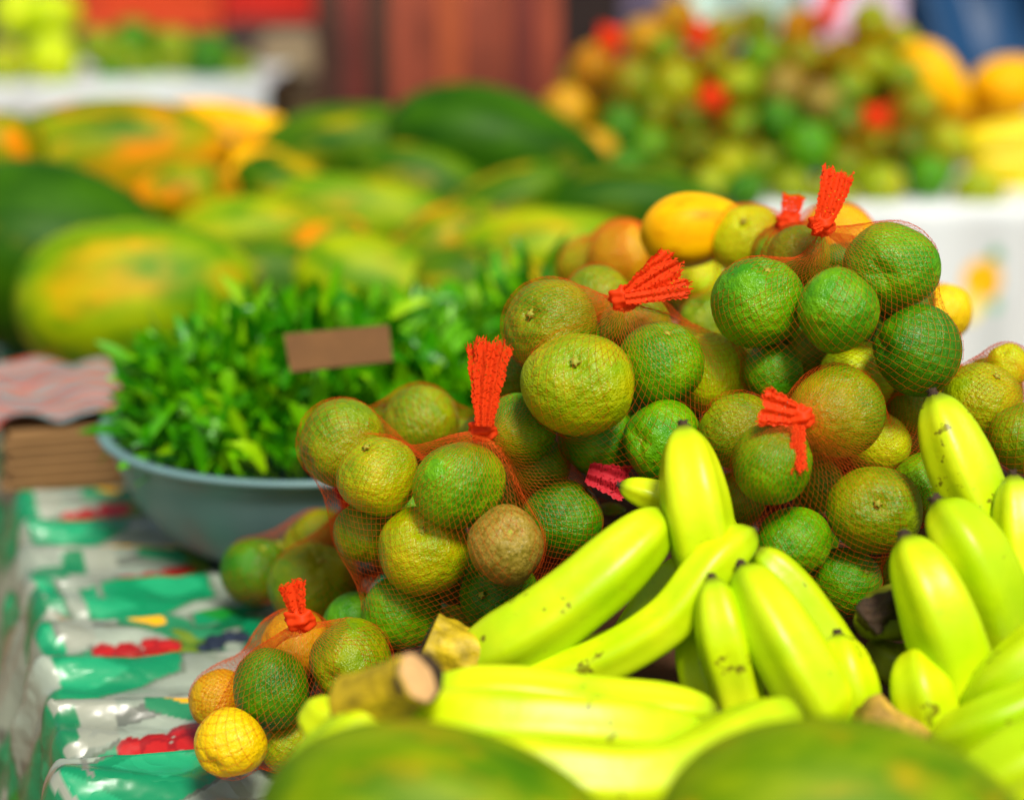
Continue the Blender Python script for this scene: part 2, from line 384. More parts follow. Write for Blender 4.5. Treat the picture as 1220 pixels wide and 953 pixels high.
# fruit seen in the bags: x, y, radius in photo pixels, distance, skin, label, (stem direction)
BAGS = {
'A': [
 (324,820,45,1.59,'dg','dark green orange at the middle of the lowest bag, just above the yellow one',None),
 (276,885,40,1.58,'y','bright yellow round orange at the lowest left corner of the front bag',None),
 (418,788,48,1.60,'o','olive green orange in the front bag, right beside the blurred cut banana stalk',None),
 (345,884,37,1.61,'yo','yellowish orange half hidden by a banana at the bottom of the front bag',None),
 (352,768,41,1.67,'or','orange-yellow fruit directly under the red knot of the front bag',None),
 (262,832,34,1.65,'or','mustard coloured orange at the left edge of the front bag',None),
],
'B': [
 (304,680,38,1.93,'dg','dark green orange at the far left end of the bag beside the grey bowl',cs(.35,.8,.55)),
 (380,650,41,1.93,'o','olive orange under the red net flap beside the grey bowl',None),
 (375,697,50,1.83,'o','large olive orange right above the red knot of the front bag',None),
 (424,745,39,1.68,'g','green orange between the front knot and the dark green orange to its right',None),
],
'C': [
 (407,527,50,1.66,'o','olive orange forming the left top shoulder of the middle bag',None),
 (449,567,47,1.60,'yo','yellow-green orange with a pale stem scar, left front of the middle bag',cs(-.25,.80,.55)),
 (548,577,51,1.58,'g','round bright green orange right below the red knot of the middle bag',None),
 (505,656,51,1.59,'yo','yellowish dimpled orange at the centre of the middle bag',cs(.0,.55,.83)),
 (602,649,45,1.58,'br','brown scabbed russet orange, the only brown one in the middle bag',None),
 (669,620,46,1.62,'dg','deep green orange at the right of the brown scabbed one',None),
 (616,513,41,1.65,'g','green orange behind the red knot of the middle bag',None),
 (642,556,35,1.66,'g','small green orange peeking out above the deep green one in the middle bag',None),
 (594,709,46,1.60,'dg','dark green knobbly orange under the brown scabbed one',cs(-.45,.1,.88)),
 (479,728,44,1.61,'g','green orange under the yellowish dimpled one at the bottom of the middle bag',None),
 (434,634,35,1.64,'o','small olive orange tucked left of the yellowish dimpled one',None),
 (604,588,39,1.68,'g','green orange mostly hidden behind the round one under the middle knot',None),
 (500,503,44,1.75,'o','olive orange under the folded red netting at the top of the middle bag',None),
 (540,762,38,1.62,'o','olive orange at the bottom of the middle bag, just above a cut banana crown',None),
 (724,628,28,1.70,'yo','small yellowish orange peeking out beside the big slanting banana',None),
],
'D': [
 (655,388,54,1.64,'o','olive orange at the top left of the bag with the fan-shaped red tail',None),
 (689,457,61,1.57,'yo','largest yellow-olive orange, in the middle of the pile left of the green one',None),
 (788,433,48,1.60,'g','smooth green orange right of the largest yellow-olive one',cs(.1,.75,.6)),
 (848,448,46,1.66,'yg','bright yellow-green orange behind the smooth green one',None),
 (715,521,47,1.66,'g','green orange under the largest yellow-olive one',None),
 (790,527,47,1.60,'g','green orange just left of the upright banana tip',None),
 (757,394,42,1.68,'o','olive orange directly under the fan-shaped red tail',None),
 (611,448,36,1.72,'o','olive orange behind the upright red tail of the middle bag',None),
 (711,352,36,1.78,'o','olive orange just behind the netting left of the fan-shaped tail',None),
],
'E': [
 (904,361,52,1.60,'g','large green orange with a star-shaped stem scar at the left of the top bag',cs(.12,.72,.62)),
 (999,370,48,1.58,'g','round green orange in the centre of the top bag',None),
 (1063,319,52,1.60,'g','highest green orange at the top right of the top bag',None),
 (1093,417,50,1.60,'dg','dark green orange at the right edge below the highest one',None),
 (951,307,37,1.68,'o','olive orange half hidden right below the tall red tail',None),
 (1001,316,27,1.72,'dg','small dark orange between the tall tail and the highest orange',None),
 (921,443,36,1.62,'g','small bright green orange under the one with the star-shaped scar',None),
 (1021,451,42,1.66,'yg','yellow-green orange behind the knobbly one beside the starburst knot',None),
 (882,432,25,1.68,'o','tiny olive orange squeezed under the one with the star-shaped scar',None),
],
'F': [
 (996,491,54,1.57,'o','knobbly olive orange right of the starburst red knot',None),
 (919,553,45,1.54,'g','round green orange below the starburst red knot',None),
 (880,512,44,1.60,'o','olive orange left of the starburst red knot, behind the round green one',None),
 (944,648,45,1.55,'g','green orange low in the right bag, above the row of banana tips',None),
 (1042,607,51,1.55,'o','large yellowish olive orange with a dimple left of the upper right bananas',cs(-.1,.2,.95)),
 (1008,693,40,1.58,'g','lowest green orange of the right bag above the short banana tip',None),
 (1047,529,37,1.64,'yg','yellow-green orange above the large dimpled one of the right bag',None),
 (974,578,30,1.64,'g','small green orange in the net gap at the centre of the right bag',None),
 (1100,580,38,1.62,'g','green orange behind the large dimpled one of the right bag',None),
 (878,594,33,1.60,'o','olive orange behind the upright banana at the left of the right bag',None),
 (1090,522,24,1.68,'o','small olive orange behind the tip of the palest banana',None),
  (1086,486,30,1.68,'o','olive orange just left of the tip of the palest banana',None),
 (1136,462,28,1.70,'or','mustard orange between the top bag and the bag at the right edge',None),
 (1060,690,26,1.64,'o','small dark olive orange beside the brown spotted banana crown',None),
],
'G': [
 (1170,478,45,1.62,'yo','yellow-orange flushed orange in the bag at the right edge',None),
 (1200,436,25,1.66,'yg','small yellow-green orange at the top of the bag at the right edge',cs(-.3,.6,.7)),
 (1222,522,42,1.60,'o','olive orange cut off by the right edge of the photo',None),
],
'H': [
 (890,287,42,1.82,'yg','plain yellow-green orange behind the top bag, beside the golden papaya',cs(-.2,.5,.8)),
 (998,288,44,1.84,'y','golden orange glimpsed behind the tall red tail of the top bag',None),
 (1122,372,33,1.84,'y','yellow orange peeking out right of the top bag',None),
 (846,388,38,1.84,'o','olive orange behind the bright yellow-green one of the fan-tail bag',None),
 (935,305,38,1.80,'o','olive orange under the short red knot at the rear',None),
],
'I': [
 (742,306,42,2.02,'or','mustard orange in the rear bag, blurred, left of the golden papaya',None),
 (790,345,38,2.05,'yo','yellowish orange below the golden papaya in the rear bag',None),
 (700,318,34,2.08,'yo','dull yellow orange at the left end of the rear bag',None),
 (828,335,34,2.02,'yg','yellow-green orange low beside the golden papaya',None),
],
}
# settle: slide fruit along their sight lines until none of them overlap
allf = []
for b, L in BAGS.items():
    for k, f in enumerate(L): allf.append([b, k, *f[:4]])
ray = np.array([P(f[2], f[3], 1.0) - CAM for f in allf]); z = np.array([f[5] for f in allf]); z0 = z.copy()
rp = np.array([f[4]*1.055 for f in allf])/F
# far pile bags are settled apart from near ones automatically by distance
for it in range(400):
    c = CAM + ray*z[:, None]; r = rp*z
    D = np.linalg.norm(c[:, None]-c[None], axis=-1); over = .985*(r[:, None]+r[None]) - D
    np.fill_diagonal(over, -1)
    dz = np.zeros_like(z)
    I, J = np.where(over > 0)
    for i, j in zip(I, J):
        if i < j:
            s = 1 if z[i] >= z[j] else -1
            dz[i] += s*over[i, j]*.3; dz[j] -= s*over[i, j]*.3
    z += np.clip(dz, -.006, .006)
    low = c[:, 2] - r - TABLE_Z - .003
    z += np.where(low < 0, -np.minimum(-low*1.5, .005), 0)
    z += (z0 - z)*.004
cen = CAM + ray*z[:, None]; rad = rp*z
fruits = {b: [] for b in BAGS}
BAGNAME = {'A':'lowest front bag','B':'bag beside the grey bowl','C':'middle bag','D':'bag with the fan-shaped tail','E':'top bag','F':'right bag with the starburst knot','G':'bag at the right edge','H':'bag behind the top bag','I':'rear blurred bag'}
for i, f in enumerate(allf):
    b, k = f[0], f[1]; fruits[b].append([*cen[i], rad[i]])
    d = BAGS[b][k]
    put_citrus(cen[i], rad[i], d[4], d[5], 'oranges in the ' + BAGNAME[b], d[6])
placed = [list(x) for b in fruits for x in fruits[b]]
# inner fruit that fill each bag behind the visible ones
NFILL = {'A':3,'B':4,'C':13,'D':9,'E':10,'F':12,'G':3,'H':3,'I':2}
def fill_bag(b, n):
    src = [d for d in BAGS[b]]; got = 0
    for t in range(3000):
        if got >= n: break
        s1, s2 = random.choice(src), random.choice(src); q = random.uniform(.15, .85)
        x, y = s1[0]*q + s2[0]*(1-q), s1[1]*q + s2[1]*(1-q)
        dd = random.uniform(.05, .17) + (s1[3]+s2[3])/2; r = random.uniform(.026, .033)
        c = P(x, y, dd)
        if c[2]-r < TABLE_Z+.003: continue
        if any(np.linalg.norm(c-np.array(o[:3])) < (r+o[3])*.985 for o in placed): continue
        placed.append([*c, r]); fruits[b].append([*c, r]); got += 1
        put_citrus(c, r, random.choice(['g', 'dg', 'o', 'o']), 'shaded orange hidden deep inside the %s' % BAGNAME[b], 'inner oranges of the ' + BAGNAME[b])
for b, n in NFILL.items(): fill_bag(b, n)

up = lambda x, y, z=0: unit(cs(x, y, z))
px = lambda n, d=1.6: n*d/F
NB = 'red net bags of oranges heaped on the stall'
net_bag(fruits['A'], P(357,738,1.56), P(332,915,1.60), 78, 84, 'red net bag of yellow and green oranges, lowest and frontmost on the tablecloth', NB,
        [(P(357,735,1.555), up(-.30,1,.1), px(42), px(10), px(26))], .0115)
net_bag(fruits['B'], P(412,600,1.80), P(455,682,1.76), 80, 86, 'red net bag of dark oranges lying against the grey bowl', NB,
        [(P(412,600,1.80), up(-.2,.9,.2), px(28), px(10), px(20), NETD)], .006)
net_bag(fruits['C'], P(575,512,1.556), P(690,700,1.66), 104, 124, 'red net bag with an upright flat tail and one brown orange, mid-heap', NB,
        [(P(577,508,1.54), up(.05,1,.05), px(98), px(15), px(36))], .0105)
net_bag(fruits['D'], P(743,356,1.60), P(720,572,1.60), 92, 106, 'red net bag tied with a fan-shaped tail, left of the top bag', NB,
        [(P(745,354,1.595), up(1,.72,.05), px(74), px(14), px(34)), (P(745,356,1.59), up(1,.12,.1), px(76), px(12), px(16)),
         (P(700,563,1.60), up(1,-.3,.1), px(48), px(20), px(30), NETD)], .0115)
net_bag(fruits['E'], P(979,268,1.60), None, 96, 112, 'red net bag tied with a tall tail, on top of the heap', NB,
        [(P(980,266,1.595), up(.38,1,.05), px(64), px(16), px(32)), (P(979,268,1.59), up(-.5,-.2,.3), px(14), px(10), px(10))], .0105)
net_bag(fruits['F'], P(953,497,1.502), None, 104, 124, 'red net bag with a starburst knot, behind the right hand bananas', NB,
        [(P(950,495,1.498), up(-1,.28,.15), px(42), px(18), px(36)), (P(953,497,1.498), up(-.1,-1,.1), px(60), px(10), px(14))], .0105)
net_bag(fruits['G'], P(1246,462,1.62), None, 80, 84, 'red net bag cut off by the right edge of the photo', NB, [], .008)
net_bag(fruits['H'], P(940,266,1.76), None, 84, 90, 'red net bag with a short blurred knot, behind the top bag', NB,
        [(P(940,264,1.755), up(.15,1,.1), px(32,1.76), px(16), px(24))], .0115, dot=.0004, strand=.00018)
net_bag(fruits['I'], P(780,276,2.0), None, 72, 80, 'blurred red net bag at the rear, left of the golden papaya', NB, [], .007, dot=.0004, strand=.00022)

# ------------------------------------------------------------------ bananas
def catmull(pts, n):
    p = np.array(pts, float); p = np.vstack([2*p[0]-p[1], p, 2*p[-1]-p[-2]]); m = len(p)-3; out = []
    for t in np.linspace(0, m-1e-6, n):
        i = int(t); f = t-i; a, b, c, d = p[i], p[i+1], p[i+2], p[i+3]
        out.append(.5*((2*b) + (c-a)*f + (2*a-5*b+4*c-d)*f*f + (3*b-a-3*c+d)*f**3))
    return np.array(out)
def banana(pts, wpx, base, root, mat=None, neck=.5, tip=True, seed=0):
    nu, nv = 60, 50
    q = catmull([(x, y, base + (r[0] if r else 0)) for x, y, *r in pts], nu)
    c = np.array([P(*k) for k in q]); R = wpx/2*q[:, 2].mean()/F
    # spacing by arc length
    s = np.r_[0, np.cumsum(np.linalg.norm(np.diff(c, axis=0), axis=1))]; L = s[-1]; t = s/L
    e1 = np.clip(t/.24, 0, 1); e1 = e1*e1*(3-2*e1)
    r = neck + (1-neck)*e1
    cap = min(.5, 2.6*R/L)
    k = np.clip((t-(1-cap))/cap, 0, 1); r = r*np.maximum((1-.42*k**1.6)*np.sqrt(np.clip(1-k**7, 0, 1)), .20)
    r *= 1 + .03*np.sin(t*7 + seed)
    T = np.gradient(c, axis=0); T /= np.linalg.norm(T, axis=1)[:, None]
    N = np.zeros_like(T); N[0] = unit(np.cross(T[0], FW))
    for i in range(1, nu): N[i] = unit(N[i-1] - T[i]*np.dot(N[i-1], T[i]))
    B = np.cross(T, N); a = np.linspace(0, 2*PI, nv, endpoint=False)
    off = .4 + seed*1.3
    rid = (.5+.5*np.cos(5*(a-off)))
    sh = 1 + .058*(np.abs(np.cos(2.5*(a-off)))**2.2*2 - 1)
    rr = R*r[:, None]*(1 + (sh[None]-1)*np.clip(1.6-np.abs(t-.5)*1.2, .6, 1.2)[:, None])
    v = c[:, None] + rr[..., None]*(N[:, None]*np.cos(a)[None, :, None] + B[:, None]*np.sin(a)[None, :, None])
    vv = v.reshape(-1, 3); ff = [tuple(x) for x in grid_faces(nu, nv, True)]
    ff.append(tuple(range(nv))[::-1]); ff.append(tuple((nu-1)*nv + i for i in range(nv)))
    o = mesh_np('banana', vv - np.array(root.location), ff, mat or BAN, root)
    at = o.data.attributes.new('along', 'FLOAT', 'POINT'); at.data.foreach_set('value', np.repeat(t, nv).astype(np.float32))
    at = o.data.attributes.new('side', 'FLOAT', 'POINT'); at.data.foreach_set('value', np.tile(.5+.5*np.cos(a-off*2.3-seed), nu).astype(np.float32))
    at = o.data.attributes.new('ridge', 'FLOAT', 'POINT'); at.data.foreach_set('value', np.tile(rid**3, nu).astype(np.float32))
    if tip:
        # short dry blossom stub: a rough flared cup
        pr = [(.0, -.3), (.22, -.3), (.215, .0), (.13, .07), (.16, .15), (.09, .18), (.0, .1)]
        lv, lf = lathe([(x*R, y*R) for x, y in pr], 14)
        lv = lv*(1 + rng.normal(0, .13, (len(lv), 1)))
        M = np.stack([N[-1], B[-1], T[-1]], 1)
        lv = lv @ M.T + c[-1]
        mesh_np('blossom_end', lv - np.array(root.location), lf, DARKTIP, o)
    return o
def bunch(label, base, fingers, anchor):
    loc = P(anchor[0], anchor[1], base); root = empty('banana_bunch', loc); tag(root, label, 'bananas', 'banana bunches in front of the net bags')
    for i, f in enumerate(fingers): banana(f[0], f[1], base, root, seed=i*1.7+len(label)*.1, **(f[2] if len(f) > 2 else {}))
    return root
def lump(name, a, b, r0, r1, mat, parent, rough=.08, n=30, cap=None):
    """tapered rough cylinder from a to b"""
    a, b = np.array(a), np.array(b); T = unit(b-a); N = unit(np.cross(T, [0, 0, 1.])); B = np.cross(T, N)
    seg = 28; rows = []
    ts = np.linspace(0, 1, n); an = np.linspace(0, 2*PI, seg, endpoint=False)
    for t in ts:
        r = r0 + (r1-r0)*t; rr = r*(1 + rough*np.sin(3*an + 5*t) + rough*.6*np.sin(7*an-8*t))
        rows.append(a + (b-a)*t + rr[:, None]*(N*np.cos(an)[:, None] + B*np.sin(an)[:, None]))
    v = np.concatenate(rows); f = [tuple(x) for x in grid_faces(n, seg, True)]
    f.append(tuple(range(seg))[::-1]); f.append(tuple((n-1)*seg + i for i in range(seg)))
    o = mesh_np(name, v - np.array(parent.location), f, mat, parent)
    if cap:
        k = b + T*.0012; dv = [k]; 
        for ring in (.5, .93):
            for q in an: dv.append(k + (1-ring)*T*.0015 + r1*ring*(1+rough*np.sin(3*q+5)+rough*.6*np.sin(7*q-8))*(N*np.cos(q)+B*np.sin(q)))
        fs = [(0, 1+i, 1+(i+1) % seg) for i in range(seg)] + [(1+i, 1+seg+i, 1+seg+(i+1) % seg, 1+(i+1) % seg) for i in range(seg)]
        m = len(dv); dv += [p - T*.001 for p in dv]; fs += [tuple(m+i for i in f_)[::-1] for f_ in fs]
        mesh_np('cut_face', np.array(dv) - np.array(parent.location), fs, cap, o)
    return o
# upright pair with a green one behind
b1 = bunch('upright banana bunch in the centre, its tallest tip overlapping the middle of the net bags', 1.47, [
 ([(866,770,.03),(850,700,0),(828,600,-.01),(814,508,.01)], 80),
 ([(880,640,.07),(835,612,.06),(785,594,.05),(738,578,.05)], 42),
 ([(735,800,.07),(765,745,.06),(795,700,.06),(812,665,.06)], 54),
], (860, 780))
# the big slanting banana and the two long arched ones share the sawn crown at the left
b2 = bunch('banana bunch with one large slanting finger and two long arched ones', 1.44, [
 ([(556,792,.03),(630,752,.01),(712,690,.01),(796,612,.03)], 86, dict(neck=.78)),
 ([(560,812,.02),(680,802,0),(790,745,-.01),(852,672,.0),(898,632,.02)], 58, dict(neck=.7)),
 ([(556,806,.04),(650,798,.04),(740,768,.04),(800,735,.04)], 44, dict(neck=.7, tip=False)),
], (540, 800))
lump('crown', P(570,792,1.46), P(508,764,1.46), .026, .021, STALK, b2, .10, cap=DARKTIP)
b3 = bunch('banana bunch with dark dried tips pointing up at the centre, below the round green oranges', 1.41, [
 ([(905,900,.0),(880,830,0),(862,760,-.01),(848,688,0)], 64),
 ([(868,890,.03),(842,820,.04),(832,760,.05),(838,712,.05)], 60, dict(tip=False)),
 ([(1000,880,-.01),(955,800,-.02),(918,735,-.01),(884,675,.01)], 86),
 ([(1030,830,.05),(985,760,.05),(935,695,.05),(900,655,.05)], 62, dict(tip=False)),
], (940, 900))
b4 = bunch('front banana bunch lying flat with a sawn pale stalk end at the left', 1.30, [
 ([(470,858,.02),(580,862,0),(710,868,0),(848,884,.02)], 84, dict(neck=.75)),
 ([(500,832,.07),(600,822,.06),(730,838,.06),(856,850,.06)], 60, dict(neck=.8)),
 ([(490,838,.0),(440,868,-.02),(385,905,-.04),(332,962,-.06)], 66, dict(neck=.6, tip=False)),
 ([(470,862,.06),(425,872,.06),(392,862,.06),(366,838,.07)], 72, dict(neck=.6, tip=False)),
 ([(520,900,-.03),(650,925,-.05),(800,925,-.04),(950,846,.02)], 92, dict(neck=.7, tip=False)),
], (470, 850))
lump('stalk', P(424,846,1.30), P(500,806,1.255), .024, .0175, STALK, b4, .06, cap=CUT)
lump('cut_rim', P(496,808,1.258), P(500.6,805.7,1.2545), .0178, .0180, DARKTIP, b4, .06, n=4)
b5 = bunch('banana bunch with three upright fingers and a pinkish torn crown, left of the right edge', 1.40, [
 ([(1024,900,.0),(1014,840,0),(1006,800,0),(998,756,.01)], 72),
 ([(1116,910,.0),(1104,850,-.01),(1096,815,-.01),(1090,776,.01)], 74, dict(tip=False)),
 ([(1156,880,.03),(1140,800,.01),(1112,715,.0),(1078,640,.02)], 92),
], (1040, 900))
lump('crown', P(1084,892,1.375), P(1034,846,1.36), .020, .013, plain('torn_pink_crown', srgb(176, 140, 50), .7, .45, 60, .6, 150), b5, .12)
b6 = bunch('tall banana bunch at the right edge with a very pale upright finger', 1.46, [
 ([(1196,820,.03),(1186,745,.0),(1158,660,-.02),(1116,598,.0)], 94),
 ([(1226,740,.05),(1188,650,.04),(1148,560,.04),(1112,470,.05)], 80),
 ([(1234,820,.02),(1228,740,.0),(1216,650,.0),(1207,566,.01)], 62),
], (1200, 830))
b7 = bunch('bananas lying low at the bottom right corner, tips pointing left', 1.33, [
 ([(1290,740,.05),(1240,780,.04),(1196,815,.04),(1152,852,.06)], 78),
 ([(1300,800,0),(1240,838,0),(1180,865,.0),(1108,892,.02)], 70, dict(tip=False)),
 ([(1320,850,-.03),(1250,892,-.03),(1190,925,-.03),(1120,965,-.02)], 92, dict(tip=False)),
], (1300, 860))
b8 = bunch('old banana piece with a brown blotched crown, wedged between the oranges and upright bananas', 1.47, [
 ([(1120,730,.03),(1085,728,.01),(1052,734,.0),(1020,748,.01)], 66, dict(mat=BAN_OLD)),
 ([(1130,800,.03),(1095,800,.01),(1060,790,.01),(1034,766,.02)], 58, dict(mat=BAN_OLD, tip=False)),
], (1090, 760))
lump('blotched_crown', P(1030,742,1.44), P(1066,714,1.445), .012, .009, DARKTIP, b8, .25)

# ------------------------------------------------------------------ papayas
def papaya_mesh(k):
    r = random.Random(k); nu, nv = 44, 60
    t = np.linspace(0, PI, nu)[:, None] + np.zeros((1, nv)); A = np.linspace(0, 2*PI, nv, endpoint=False)[None] + 0*t
    X = -np.cos(t)                                 # -1 blossom end .. 1 stem end
    R = np.sin(t)**.85*(1 - .16*X - .10*X*X)
    R = R*(1 + .028*np.cos(5*A + r.uniform(0, 6))*np.clip(np.sin(t), 0, 1))*(1 + .02*np.sin(3*X + r.uniform(0, 6)))
    X = X*(1 + .03*np.cos(A)) 
    v = np.stack([X + .0*A, R*np.cos(A), R*np.sin(A) + .06*np.cos(X*1.6)], -1)
    o = mesh_np('papaya_source', v.reshape(-1, 3), grid_faces(nu, nv, True), None); me = o.data; bpy.data.objects.remove(o); return me
PAP = [papaya_mesh(k) for k in range(4)]
STEMM = plain('papaya_stem_scar', srgb(110, 96, 40), .8, .3, 20)
sv, sf = lathe([(0, -.12), (.10, -.12), (.085, .0), (.075, .05), (.04, .06), (0, .045)], 16)
_s = mesh_np('stem_source', sv, sf, STEMM); STEM_ME = _s.data; bpy.data.objects.remove(_s)
def papaya(x, y, d, a, b, roll, kind, label, group, yaw=0.0, name='papaya', spin=None):
    o = bpy.data.objects.new(name, mesh_copy_mat(PAP[papaya.n % 4], PM[kind])); papaya.n += 1
    C.objects.link(o); o.location = V(P(x, y, d))
    ex = RT*math.cos(math.radians(roll))*math.cos(yaw) - UP*math.sin(math.radians(roll)) + FW*math.sin(yaw)
    a, b = (a*1.26, b*1.14) if group == PG else (a, b); ex = unit(ex); ez = unit(UP - ex*np.dot(UP, ex)); ey = np.cross(ez, ex)
    M = Matrix(((ex[0], ey[0], ez[0]), (ex[1], ey[1], ez[1]), (ex[2], ey[2], ez[2])))
    M = M @ Matrix.Rotation(random.uniform(0, 6) if spin is None else spin, 3, 'X')
    o.rotation_mode = 'QUATERNION'; o.rotation_quaternion = M.to_quaternion()
    A, B = a*d/F/max(.75, math.cos(yaw)), b*d/F
    o.scale = (A, B, B)
    s = bpy.data.objects.new('stem_scar', STEM_ME); C.objects.link(s); s.parent = o
    s.rotation_euler = (0, PI/2, 0); s.location = (1.0, 0, .0); s.scale = (B/A*1.0, 1, 1) if False else (1, 1, 1)
    return tag(o, label, 'papaya', group)
papaya.n = 0
PG = 'papayas heaped behind the bowl of greens'
for q in [
 (165,352,2.80,112,88,-8,'lime','large yellow-green papaya just behind the left side of the bowl'),
 (70,315,3.00,125,100,10,'dark','dark green papaya at the left edge beside the large yellow-green one'),
 (118,200,3.42,125,70,-12,'ripe','orange flushed papaya at the top left of the heap'),
 (-10,200,3.30,50,60,60,'ripe','orange papaya cut off by the left edge of the photo'),
 (272,165,3.75,78,36,5,'gold','golden papaya at the rear of the heap, right of the orange flushed one'),
 (296,218,3.50,58,40,-10,'gold','small golden papaya in the second row of the heap'),
 (415,182,3.70,90,52,-8,'mid','green papaya with a yellow top at the centre rear of the heap'),
 (590,185,3.65,108,64,10,'dark','largest dark green papaya at the right rear of the heap'),
 (430,258,3.25,95,44,5,'lime','yellow-green papaya with a yellow streak in the centre of the heap'),
 (292,282,3.15,76,44,-8,'lime','yellow-green papaya right of the large one behind the bowl'),
 (378,304,2.98,52,34,-30,'ripe','small orange flushed papaya just above the greens'),
 (532,298,3.00,62,44,-35,'ripe','orange streaked papaya above the centre of the greens'),
 (655,302,2.95,88,48,-5,'lime','yellow-green papaya left of the rear net bag'),
 (600,248,3.30,70,40,-30,'mid','green papaya with an orange band under the largest dark green one'),
 (752,246,3.30,84,44,0,'dark','dark green papaya in front of the distant heap of oranges'),
 (450,340,2.85,84,50,10,'lime','yellow-green papaya half covered by the tips of the greens'),
 (215,245,3.30,40,62,80,'ripe','orange papaya standing on end in the gap left of centre'),
 (345,240,3.45,60,44,20,'mid','green papaya between the golden and the yellow streaked ones'),
 (510,225,3.50,70,44,15,'mid','green papaya left of the largest dark green one'),
 (330,345,2.88,70,55,0,'mid','green papaya low behind the bowl of greens'),
 (570,350,2.85,80,50,0,'mid','green papaya low behind the price tag'),
]: papaya(*q, PG)
FP = 'papayas in front of the bananas'
papaya(520,1004,1.13,212,142,4,'front','mottled green papaya at the bottom edge, left of centre, out of focus', FP, spin=1.2)
papaya(1004,1016,1.12,232,168,-2,'front','darker green papaya at the bottom edge under the right bananas, out of focus', FP, spin=4.4)
papaya(830,276,1.86,66,44,-8,'gold','bright golden papaya behind the fan-tail bag, under the distant heap', 'golden fruit behind the top bag', spin=.5)

# ------------------------------------------------------------------ bowl, greens, price tag
BY, BX, BR, BH = 2.09, -.222, .252, .132
def bowl():
    prof = [(.0, 0), (.150, 0), (.160, .004), (.190, .024), (.216, .060), (.233, .100), (.240, BH-.006), (.252, BH-.004), (.254, BH), (.251, BH+.003), (.238, BH+.001),
            (.229, .100), (.212, .061), (.186, .028), (.156, .010), (.0, .007)]
    v, f = lathe(prof, 128); v = v*np.array([.965, .965, 1])
    m = plain('grey_blue_plastic', srgb(104, 138, 140), .42, .16, 6, .15, 30)
    return tag(mesh_np('bowl', v, f, m, loc=(BX, BY, TABLE_Z+.004)), 'grey-blue plastic bowl full of leafy greens on the patterned tablecloth', 'bowl')
bowl()
def leaf_mat():
    m, n, l, b = new_mat('green_leaf')
    at = n.new('ShaderNodeAttribute'); at.attribute_name = 'tint'
    col = ramp(n, l, at.outputs['Fac'], [(0, srgb(24, 104, 4)), (.35, srgb(60, 158, 0)), (.7, srgb(112, 192, 0)), (1, srgb(164, 214, 8))])
    l.new(col, b.inputs['Base Color']); b.inputs['Roughness'].default_value = .33; b.inputs['Specular IOR Level'].default_value = .45
    tr = n.new('ShaderNodeBsdfTranslucent'); l.new(col, tr.inputs['Color'])
    mx = n.new('ShaderNodeMixShader'); mx.inputs[0].default_value = .25
    l.new(b.outputs[0], mx.inputs[1]); l.new(tr.outputs[0], mx.inputs[2]); l.new(mx.outputs[0], n['Material Output'].inputs['Surface'])
    return m
LEAF = leaf_mat()
def greens(name, label, blobs, n, seed):
    """n lance-shaped leaves on short stems, spread through dome-shaped volumes"""
    r = np.random.default_rng(seed); vs, fs, tint = [], [], []; off = 0
    seg = 7; name_near = abs(blobs[0][0][0]-BX) < .01
    for i in range(n):
        c, R = blobs[i % len(blobs)]; c = np.array(c); R = np.array(R)
        th = r.uniform(0, 2*PI); ph = math.acos(r.uniform(-.08, 1)); d = np.array([math.sin(ph)*math.cos(th), math.sin(ph)*math.sin(th), math.cos(ph)])
        rr = r.uniform(.45, 1.0)**.6 + .16*max(0, r.normal(0, .6))
        p = c + d*R*rr
        if name_near and (p[2] < zr-.012 or (p[2] < zr+.02 and math.hypot(p[0]-BX, p[1]-BY) > .205)): continue
        g = unit(d*np.array([.8, .8, .4])*(.5 if p[2] < zr+.03 else 1) + np.array([0, 0, .75]) + r.normal(0, .45, 3))
        L = r.uniform(.032, .086); w = L*r.uniform(.06, .135); bend = r.uniform(.1, .8)*L
        s = unit(np.cross(g, r.normal(0, 1, 3))); nn = np.cross(s, g)
        t = np.linspace(0, 1, seg); wd = w*np.sin(PI*np.clip(t, 0.02, 1)**.75)**.8 + .0007
        cen_ = p + g*(L*t)[:, None] - np.array([0, 0, 1])*(bend*t**2)[:, None]*.8
        a = cen_ + s*wd[:, None] + nn*(wd*.35)[:, None]; b = cen_ - s*wd[:, None] + nn*(wd*.35)[:, None]
        vs += [a, cen_, b]
        for k in range(seg-1):
            fs += [(off+k, off+k+1, off+seg+k+1, off+seg+k), (off+seg+k, off+seg+k+1, off+2*seg+k+1, off+2*seg+k)]
        off += 3*seg
        tint += [float(np.clip(r.normal(.45, .25), 0, 1))]*(3*seg)
        if i % 3 == 0:           # stem below the leaf
            q = p - g*r.uniform(.03, .07); e = s*.0011; e2 = nn*.0011
            vs += [np.array([p+e, p-e, p+e2, q+e, q-e, q+e2])]
            fs += [(off, off+1, off+4, off+3), (off+1, off+2, off+5, off+4), (off+2, off, off+3, off+5)]; off += 6; tint += [.8]*6
    o = mesh_np(name, np.concatenate(vs), np.array(fs), LEAF)
    at = o.data.attributes.new('tint', 'FLOAT', 'POINT'); at.data.foreach_set('value', np.array(tint, np.float32))
    return tag(o, label, 'greens', None, 'stuff')
zr = TABLE_Z + BH
greens('leafy_greens', 'fresh green leaves and stems heaped in the grey-blue bowl',
       [((BX, BY+.02, zr-.02), (.215, .165, .07)), ((BX-.10, BY+.04, zr-.01), (.11, .14, .10)), ((BX+.0, BY+.07, zr), (.16, .12, .11)), ((BX-.03, BY-.02, zr-.03), (.19, .16, .07)), ((BX+.13, BY+.03, zr-.02), (.09, .13, .09))], 5000, 3)
